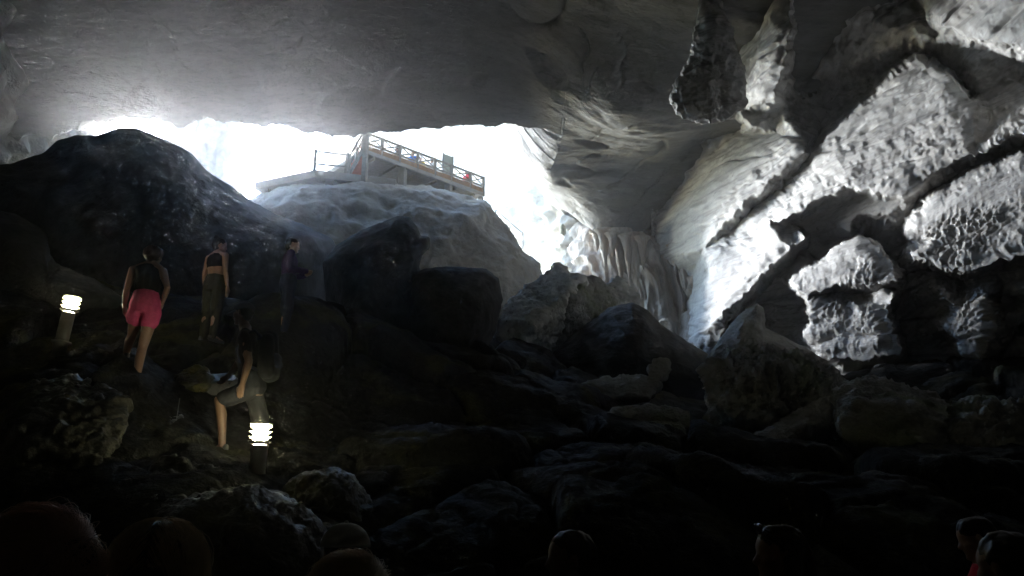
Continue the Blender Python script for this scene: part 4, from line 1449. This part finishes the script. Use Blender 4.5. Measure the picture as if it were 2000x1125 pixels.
    # hair / cap
    if hair:
        c = Solid()
        c.limb(head_pt(0, -.032, .042), .091 * hair_size, head_pt(0, .012, .052), .083 * hair_size, 20)
        c.limb(head_pt(0, -.055, .01), .075 * hair_size, head_pt(0, -.05, -.035), .055, 18)
        if hair == 'bun':
            c.limb(head_pt(.01, -.10, .07), .046, head_pt(.01, -.095, .09), .042, 16)
        if hair == 'top_bun':
            c.limb(head_pt(0, -.06, .125), .045, head_pt(0, -.06, .135), .040, 16)
        if hair == 'long':
            c.limb(head_pt(0, -.075, .0), .07, head_pt(0, -.085, -.17), .060, 16)
            for s in (-1, 1):
                c.limb(head_pt(s * .06, -.03, .0), .04, head_pt(s * .075, -.035, -.15), .032, 12)
        if hair == 'ponytail':
            c.chain([head_pt(0, -.11, .05), head_pt(.01, -.15, .04), head_pt(.015, -.165, -.03), head_pt(.01, -.15, -.13)], [.03, .032, .028, .012], 12)
        ho = c.skin('hair', hmat, o, .008, 2, .007, 26)
    if cap:
        c = MB()
        n, mm = 28, 9
        v = []
        for j in range(mm + 1):
            th = math.pi / 2 * j / mm
            for k in range(n):
                a = 2 * math.pi * k / n
                v.append(head_pt(.108 * math.cos(a) * math.cos(th * .98), -.016 + .124 * math.sin(a) * math.cos(th * .98), .036 + .102 * math.sin(th)))
        f = [(j * n + k, j * n + (k + 1) % n, (j + 1) * n + (k + 1) % n, (j + 1) * n + k) for j in range(mm) for k in range(n)]
        f.append(tuple(reversed(range(n))))
        c.add(v, f)
        co = c.build('cap', cap, o, True)
        co.matrix_parent_inverse = Matrix()
        if cap_brim:
            c = MB()
            prof = [(-.082, 0.0), (-.05, .0), (0, 0), (.05, 0), (.082, 0)]
            v, f = [], []
            rows = 6
            for zo in (0.0, -.007):
                for i in range(rows):
                    t = i / (rows - 1)
                    for k in range(9):
                        a = math.pi * k / 8
                        xx = -.092 * math.cos(a)
                        base_y = -.016 + .118 * math.sqrt(max(0, 1 - (xx / .1) ** 2))
                        out_y = base_y + .085 * math.sin(a) ** .6 * t
                        v.append(head_pt(xx, out_y, .046 + zo - .018 * t - .012 * (abs(xx) / .09) ** 2))
            nn = rows * 9
            for i in range(rows - 1):
                for k in range(8):
                    q = [i * 9 + k, i * 9 + k + 1, (i + 1) * 9 + k + 1, (i + 1) * 9 + k]
                    f.append(tuple(q))
                    f.append(tuple(nn + x for x in reversed(q)))
            for k in range(8):
                f.append(((rows - 1) * 9 + k, (rows - 1) * 9 + k + 1, nn + (rows - 1) * 9 + k + 1, nn + (rows - 1) * 9 + k))
            c.add(v, f)
            br = c.build('cap_brim', cap, co, True)
            br.matrix_parent_inverse = Matrix()
            br.parent = co
        c = MB()
        c.ball(tuple(head_pt(0, -.016, .139)), .009, 10, 6)
        bt = c.build('cap_button', cap, co, True)
        bt.matrix_parent_inverse = Matrix()
    return o, head_pt


def px_scale(loc):
    """metres per photograph pixel at a place"""
    return (loc[1] * CP + (loc[2] - CAM_Z) * SP) / F


def to_local(loc, heading):
    """returns a function: photograph pixel (+ depth offset towards +y) -> joint in the figure's own frame"""
    c, s = math.cos(-heading), math.sin(-heading)

    def f(px, py, dy=0.0):
        w_ = P(px, py, loc[1] + dy) - np.array(loc)
        return V3(w_[0] * c - w_[1] * s, w_[0] * s + w_[1] * c, w_[2])
    return f


# --- woman in pink shorts climbing the steps, seen from behind
L1 = P(268, 757, 9.0)
f = to_local(L1, 0)
J = dict(hip=f(283, 598), waist=f(287, 570, .02), chest=f(290, 543, .04), sh=f(290, 524, .05), neck=f(296, 515, .07), head=f(300, 503, .10),
         sL=f(260, 527, .06), eL=f(247, 568, .0), wL=f(243, 598, .06), fL=f(245, 618, .08), sR=f(318, 530, .04), eR=f(327, 562, -.02), wR=f(317, 592, .08), fR=f(311, 606, .14),
         hL=f(268, 606, .0), kL=f(258, 655, .20), aL=f(246, 692, .32), tL=f(238, 702, .44), hR=f(298, 608), kR=f(278, 680, .05), aR=f(266, 746, -.03), tR=f(262, 757, .10))
make_person(L1, 0, 'woman seen from behind in pink shorts and black top climbing past the rear lamp', J, woman=True, top='tank', sleeves=0, halter=True, top_mat=K_BLACK, top_name='tank_top', bottom='short_shorts',
            bottom_mat=K_PINK, hair='bun', hmat=H_MID, voxel=.0085, look=(.12, 1, .05), hair_size=1.16)
# --- man with cap and backpack walking to the left
L3 = P(470, 932, 8.45)
f = to_local(L3, math.radians(78))
hx = math.radians(78)
J = dict(hip=f(492, 757), waist=f(489, 728), chest=f(484, 692), sh=f(482, 655), neck=f(481, 640), head=f(474, 614),
         sL=f(476, 660, -.18), eL=f(486, 705, -.22), wL=f(474, 748, -.22), fL=f(468, 772, -.22), sR=f(484, 660, .18), eR=f(470, 705, .22), wR=f(448, 732, .18), fR=f(436, 744, .16),
         hL=f(482, 764, -.08), kL=f(428, 782, -.10), aL=f(434, 872, -.10), tL=f(412, 884, -.10), hR=f(496, 766, .08), kR=f(512, 842, .10), aR=f(512, 917, .10), tR=f(490, 934, .10))
_, hp_ = make_person(L3, hx, 'man in a dark cap and shorts striding left up the steps behind the front lamp', J, skin=SKIN_T, top='tee', sleeves=.55, top_mat=K_BLACK, top_name='t_shirt', bottom='shorts',
                     bottom_mat=K_BLACK, hair='short', cap=K_CAP, voxel=.0085, look=(0, 1, -.12))
# backpack on his back
bk = empty('backpack', P(525, 700, 8.5), 'dark backpack on the back of the man with the cap', 'backpack')
bb = Vector(P(527, 697, 8.45))
c = Solid()
c.limb(bb + V3(-.02, -.08, .17), .075, bb + V3(.0, -.08, -.16), .10)
c.limb(bb + V3(-.02, .08, .17), .075, bb + V3(.0, .08, -.16), .10)
c.limb(bb + V3(-.02, 0, .2), .09, bb + V3(.0, 0, -.16), .11)
x = c.skin('pack_body', K_BLACK, None, .012, 3, .008)
x.parent = bk
x.matrix_parent_inverse = Matrix.Translation(-bk.location)
c = Solid()
c.limb(bb + V3(.07, -.05, -.08), .06, bb + V3(.07, .05, -.08), .06)
c.limb(bb + V3(.06, -.05, -.02), .06, bb + V3(.06, .05, -.02), .06)
x = c.skin('front_pocket', K_NAVY, None, .012, 3, .006)
x.parent = bk
x.matrix_parent_inverse = Matrix.Translation(-bk.location)
for s in (-.12, .12):
    mb = MB()
    mb.tube([bb + V3(-.05, s, .17), bb + V3(-.14, s * 1.3, .255), bb + V3(-.25, s * 1.3, .21), bb + V3(-.31, s * 1.15, .06), bb + V3(-.27, s * 1.2, -.08), bb + V3(-.07, s, -.17)], .017, 8)
    x = mb.build('shoulder_strap', K_NAVY, bk, True)

# --- woman further up in a crop top
L2 = P(406, 668, 11.6)
f = to_local(L2, 0)
J = stand(1.62, True)
make_person(tuple(L2), math.radians(-25), 'woman in a dark crop top standing higher up between the mound and the tall boulder', J, woman=True, top='crop', sleeves=0, halter=True,
            top_mat=K_BLACK, top_name='crop_top', bottom='trousers', bottom_mat=K_OLIVE, hair='top_bun', hmat=H_DARK, voxel=.011, look=(.5, 1, 0))
# --- person in a dark hooded top, furthest up the path
L4 = P(553, 668, 11.9)
J = stand(1.66)
J['wL'], J['fL'] = V3(-.12, .26, 1.12), V3(-.03, .33, 1.15)
J['wR'], J['fR'] = V3(.12, .26, 1.12), V3(.03, .33, 1.16)
make_person(L4, math.radians(-70), 'person in a dark purple long sleeved top furthest up the path', J, skin=SKIN, top='hoodie', sleeves=1.95, top_mat=K_PURP, top_name='hooded_top', bottom='trousers', bottom_mat=K_NAVY,
            hair='short', hmat=H_DARK, voxel=.011, look=(.1, 1, -.1))


# --- people close to the camera, heads only in view
def near_person(px, py_top, y, heading, label, hgt=None, **kw):
    loc = P(px, py_top, y)
    h = loc[2] - .03 if hgt is None else hgt
    J = stand(h, kw.get('woman', False))
    kw.setdefault('voxel', .010)
    return make_person((loc[0], loc[1], 0.0), heading, label, J, **kw)


def strands(parent, head_pt, hmat, n, mode, seed=0, thick=.0007):
    """combed hair as fine tapering strands over the scalp"""
    r = np.random.default_rng(seed)
    V, Fc = [], []
    for i in range(n):
        a, b_ = r.uniform(-math.pi, math.pi), math.acos(r.uniform(-.35, 1))
        d = np.array([math.sin(b_) * math.cos(a), math.sin(b_) * math.sin(a), math.cos(b_)])
        R = np.array([.092, .108, .095])
        c0_ = np.array([0, -.014, .042])
        pts = []
        fuzz = r.normal(0, 0.006 if r.uniform() < .9 else .012)
        m_ = 9
        for k in range(m_):
            t = k / (m_ - 1)
            if mode in ('bun', 'pony'):
                tgt = np.array([.0, -1.0, .35])
                q = d * (1 - t) + tgt * t
                q = q / np.linalg.norm(q)
                pt = c0_ + q * R * (1.03 + .03 * math.sin(math.pi * t)) + fuzz * d * math.sin(math.pi * t) * .8
            else:
                side = 1 if d[0] > 0 else -1
                fall = np.array([side * (.75 + .2 * abs(d[1])), d[1] - .25, -.9])
                q = d * (1 - t) + fall * t
                q = q / max(np.linalg.norm(q), 1.0) if t < .6 else q / np.linalg.norm(q)
                q = q / np.linalg.norm(q)
                pt = c0_ + q * R * 1.05 + np.array([0, 0, -.12 * max(0, t - .55)]) + fuzz * d * math.sin(math.pi * t)
            pts.append(pt)
        w0 = [np.array(head_pt(*p)) for p in pts]
        w0 = np.array(w0)
        tang = np.gradient(w0, axis=0)
        tang /= np.maximum(np.linalg.norm(tang, axis=1), 1e-9)[:, None]
        sd = np.cross(tang, r.normal(size=3))
        sd /= np.maximum(np.linalg.norm(sd, axis=1), 1e-9)[:, None]
        sd2 = np.cross(tang, sd)
        th = thick * np.linspace(1, .35, m_)[:, None]
        b0 = len(V) * 0 + sum(len(x) for x in V)
        ring = np.stack([w0 + sd * th, w0 - .5 * sd * th + .87 * sd2 * th, w0 - .5 * sd * th - .87 * sd2 * th], 1).reshape(-1, 3)
        V.append(ring)
        Fc.append(grid_faces(m_, 3, True) + b0)
    o = link('hair_strands', mesh_np('hair_strands', np.concatenate(V), np.concatenate(Fc), hmat))
    hair = [c for c in parent.children if c.name.startswith('hair')]
    o.parent = hair[0]
    tag(o, kind='stuff')
    return o


def extra_bun(parent, head_pt, hmat, at, r, seed):
    g = np.random.default_rng(seed)
    V, Fc, tot = [], [], 0
    for i in range(420):
        ax = g.normal(size=3)
        ax /= np.linalg.norm(ax)
        u_ = np.cross(ax, g.normal(size=3))
        u_ /= np.linalg.norm(u_)
        v_ = np.cross(ax, u_)
        t = np.linspace(0, g.uniform(2.0, 4.5), 9)
        rad = r * g.uniform(.78, 1.08) * (1 + (.35 * (t / t[-1]) ** 4 if g.uniform() < .05 else 0 * t))
        pts = np.array([np.array(head_pt(*(np.array(at) + rad[k] * (u_ * math.cos(t[k]) + v_ * math.sin(t[k]))))) for k in range(9)])
        th = .0007
        s1 = np.cross(np.gradient(pts, axis=0), g.normal(size=3))
        s1 /= np.maximum(np.linalg.norm(s1, axis=1), 1e-9)[:, None]
        s2 = np.cross(np.gradient(pts, axis=0), s1)
        s2 /= np.maximum(np.linalg.norm(s2, axis=1), 1e-9)[:, None]
        V.append(np.stack([pts + s1 * th, pts - .5 * s1 * th + .87 * s2 * th, pts - .5 * s1 * th - .87 * s2 * th], 1).reshape(-1, 3))
        Fc.append(grid_faces(9, 3, True) + tot)
        tot += 27
    hair = [c for c in parent.children if c.name.startswith('hair')][0]
    c = Solid()
    c.limb(head_pt(*at), r * .82, head_pt(at[0], at[1], at[2] + .01), r * .8, 16)
    core = c.skin('bun', H_MID, hair, .008, 2, .006, 30)
    o = link('bun_strands', mesh_np('bun_strands', np.concatenate(V), np.concatenate(Fc), hmat))
    o.parent = hair
    tag(o, kind='stuff')


o, hp_ = near_person(88, 990, 1.52, math.radians(62), 'nearest head at the lower left corner, brown hair pulled back into a messy bun', woman=True, top='tee', sleeves=.4, top_mat=K_NAVY, top_name='t_shirt', bottom='shorts', hair='short', hmat=H_MID, look=(0, 1, 0))
strands(o, hp_, H_BROWN, 2600, 'bun', 1)
extra_bun(o, hp_, H_BROWN, (0, -.135, .045), .042, 2)
o, hp_ = near_person(318, 1014, 1.78, math.radians(10), 'head with parted light brown hair beside the head with the bun', woman=True, top='tee', sleeves=.4, top_mat=K_GREY, top_name='t_shirt', bottom='shorts', hair='long', hmat=H_MID)
strands(o, hp_, H_LIGHT, 2600, 'long', 3)
o, hp_ = near_person(684, 1083, 2.05, math.radians(40), 'top of a brown haired head with ponytail in front of the grey cap', woman=True, top='tee', sleeves=.4, top_mat=K_OLIVE, top_name='t_shirt', bottom='shorts', hair='ponytail', hmat=H_MID)
strands(o, hp_, H_LIGHT, 2200, 'pony', 5)
near_person(677, 1020, 3.65, math.radians(6), 'person in a plain grey cap seen from behind at the bottom of the photo', top='tee', sleeves=.5, top_mat=K_WHITE, top_name='t_shirt', bottom='shorts', hair='short', cap=K_GREY)
near_person(1120, 1034, 3.95, math.radians(97), 'dark haired man in profile facing left at the bottom centre', skin=SKIN_T, top='tee', sleeves=.5, top_mat=K_BLACK, top_name='t_shirt', bottom='shorts', hair='short')
o, hp_ = near_person(1526, 1022, 3.7, math.radians(88), 'long haired woman in profile with sunglasses pushed up on her head', woman=True, top='tee', sleeves=.4, top_mat=K_PURP, top_name='t_shirt', bottom='shorts', hair='long')
# sunglasses on her hair
LENS = simple('dark_lens', (.01, .01, .012), .05, grain=0, spec=.8)
rz = Matrix.Rotation(math.radians(88), 4, 'Z')
sg = empty('sunglasses', o.location + (rz @ hp_(0, .07, .12)), 'dark sunglasses resting on the hair of the long haired woman', 'sunglasses')
mats = Matrix.Translation(o.location) @ rz
for s in (-1, 1):
    mb = MB()
    mb.ball(tuple(mats @ hp_(s * .034, .088, .115)), (.012, .03, .024), 14, 8)
    mb.build('lens', LENS, sg, True)
    mb = MB()
    mb.tube([mats @ hp_(s * .066, .075, .112), mats @ hp_(s * .094, .01, .07), mats @ hp_(s * .092, -.04, .045)], .0035, 6)
    mb.build('temple', LENS, sg, True)
mb = MB()
mb.tube([mats @ hp_(-.012, .096, .118), mats @ hp_(.012, .096, .118)], .004, 6)
mb.build('bridge', LENS, sg, True)
near_person(1908, 1006, 5.1, math.radians(70), 'dark haired woman in a red top near the lower right corner', woman=True, top='tank', sleeves=.25, top_mat=K_RED, top_name='red_top', bottom='shorts', hair='short', look=(0, 1, -.25))
near_person(1966, 1036, 3.1, math.radians(30), 'dark head and shoulders at the right edge in front of the woman in red', top='tee', sleeves=.5, top_mat=K_BLACK, top_name='t_shirt', bottom='shorts', hair='short')

# --- visitors on the platform, mostly hidden by the railing
for px, dp, hd_, mt, lb, wm in ((775, 2.2, 2.6, K_NAVY, 'visitor in dark blue on the deck, leftmost behind the railing', False), (806, 2.0, 2.9, K_BLUE, 'visitor in bright blue on the deck behind the third railing post', True),
                               (821, 2.3, 3.4, K_YELL, 'visitor in yellow on the deck beside the one in bright blue', False), (843, 2.0, 3.0, K_WHITE, 'visitor in white on the deck behind the middle of the railing', True),
                               (911, 1.9, 2.4, K_RED, 'visitor in red on the deck just right of the upright board', True), (932, 2.1, 2.9, K_BLUE, 'visitor in blue on the deck at the right end of the railing', False)):
    q_ = [A + (B - A) * t + nin * (dp - .35) for t in _ts]
    cols_ = [1000 + F * v.x / (v.y * CP + (ZU + 1.8 - CAM_Z) * SP) for v in q_]
    p = A + (B - A) * float(np.interp(px, cols_, _ts)) + nin * (dp - .35)
    make_person((p.x, p.y, ZU + .30), hd_, lb, stand(1.62 + .1 * random.random(), wm), woman=wm, top='tee', sleeves=.6, top_mat=mt, top_name='t_shirt', bottom='shorts', hair='short', voxel=.018, fingers=False, group='visitors on the viewing platform')

# ---------------------------------------------------------------- damp air of the cave
hz = MB()
hz.prism([(-96, -36), (56, -36), (56, 126), (-96, 126)], -8, 62)
hm = bpy.data.materials.new('haze')
hm.use_nodes = True
hm.node_tree.nodes.remove(hm.node_tree.nodes['Principled BSDF'])
pv = hm.node_tree.nodes.new('ShaderNodeVolumePrincipled')
pv.inputs['Color'].default_value = (0.97, 0.97, 0.985, 1)
pv.inputs['Density'].default_value = 0.0018
pv.inputs['Anisotropy'].default_value = 0.91
hm.node_tree.links.new(pv.outputs[0], hm.node_tree.nodes['Material Output'].inputs['Volume'])
tag(hz.build('haze', hm), kind='stuff')
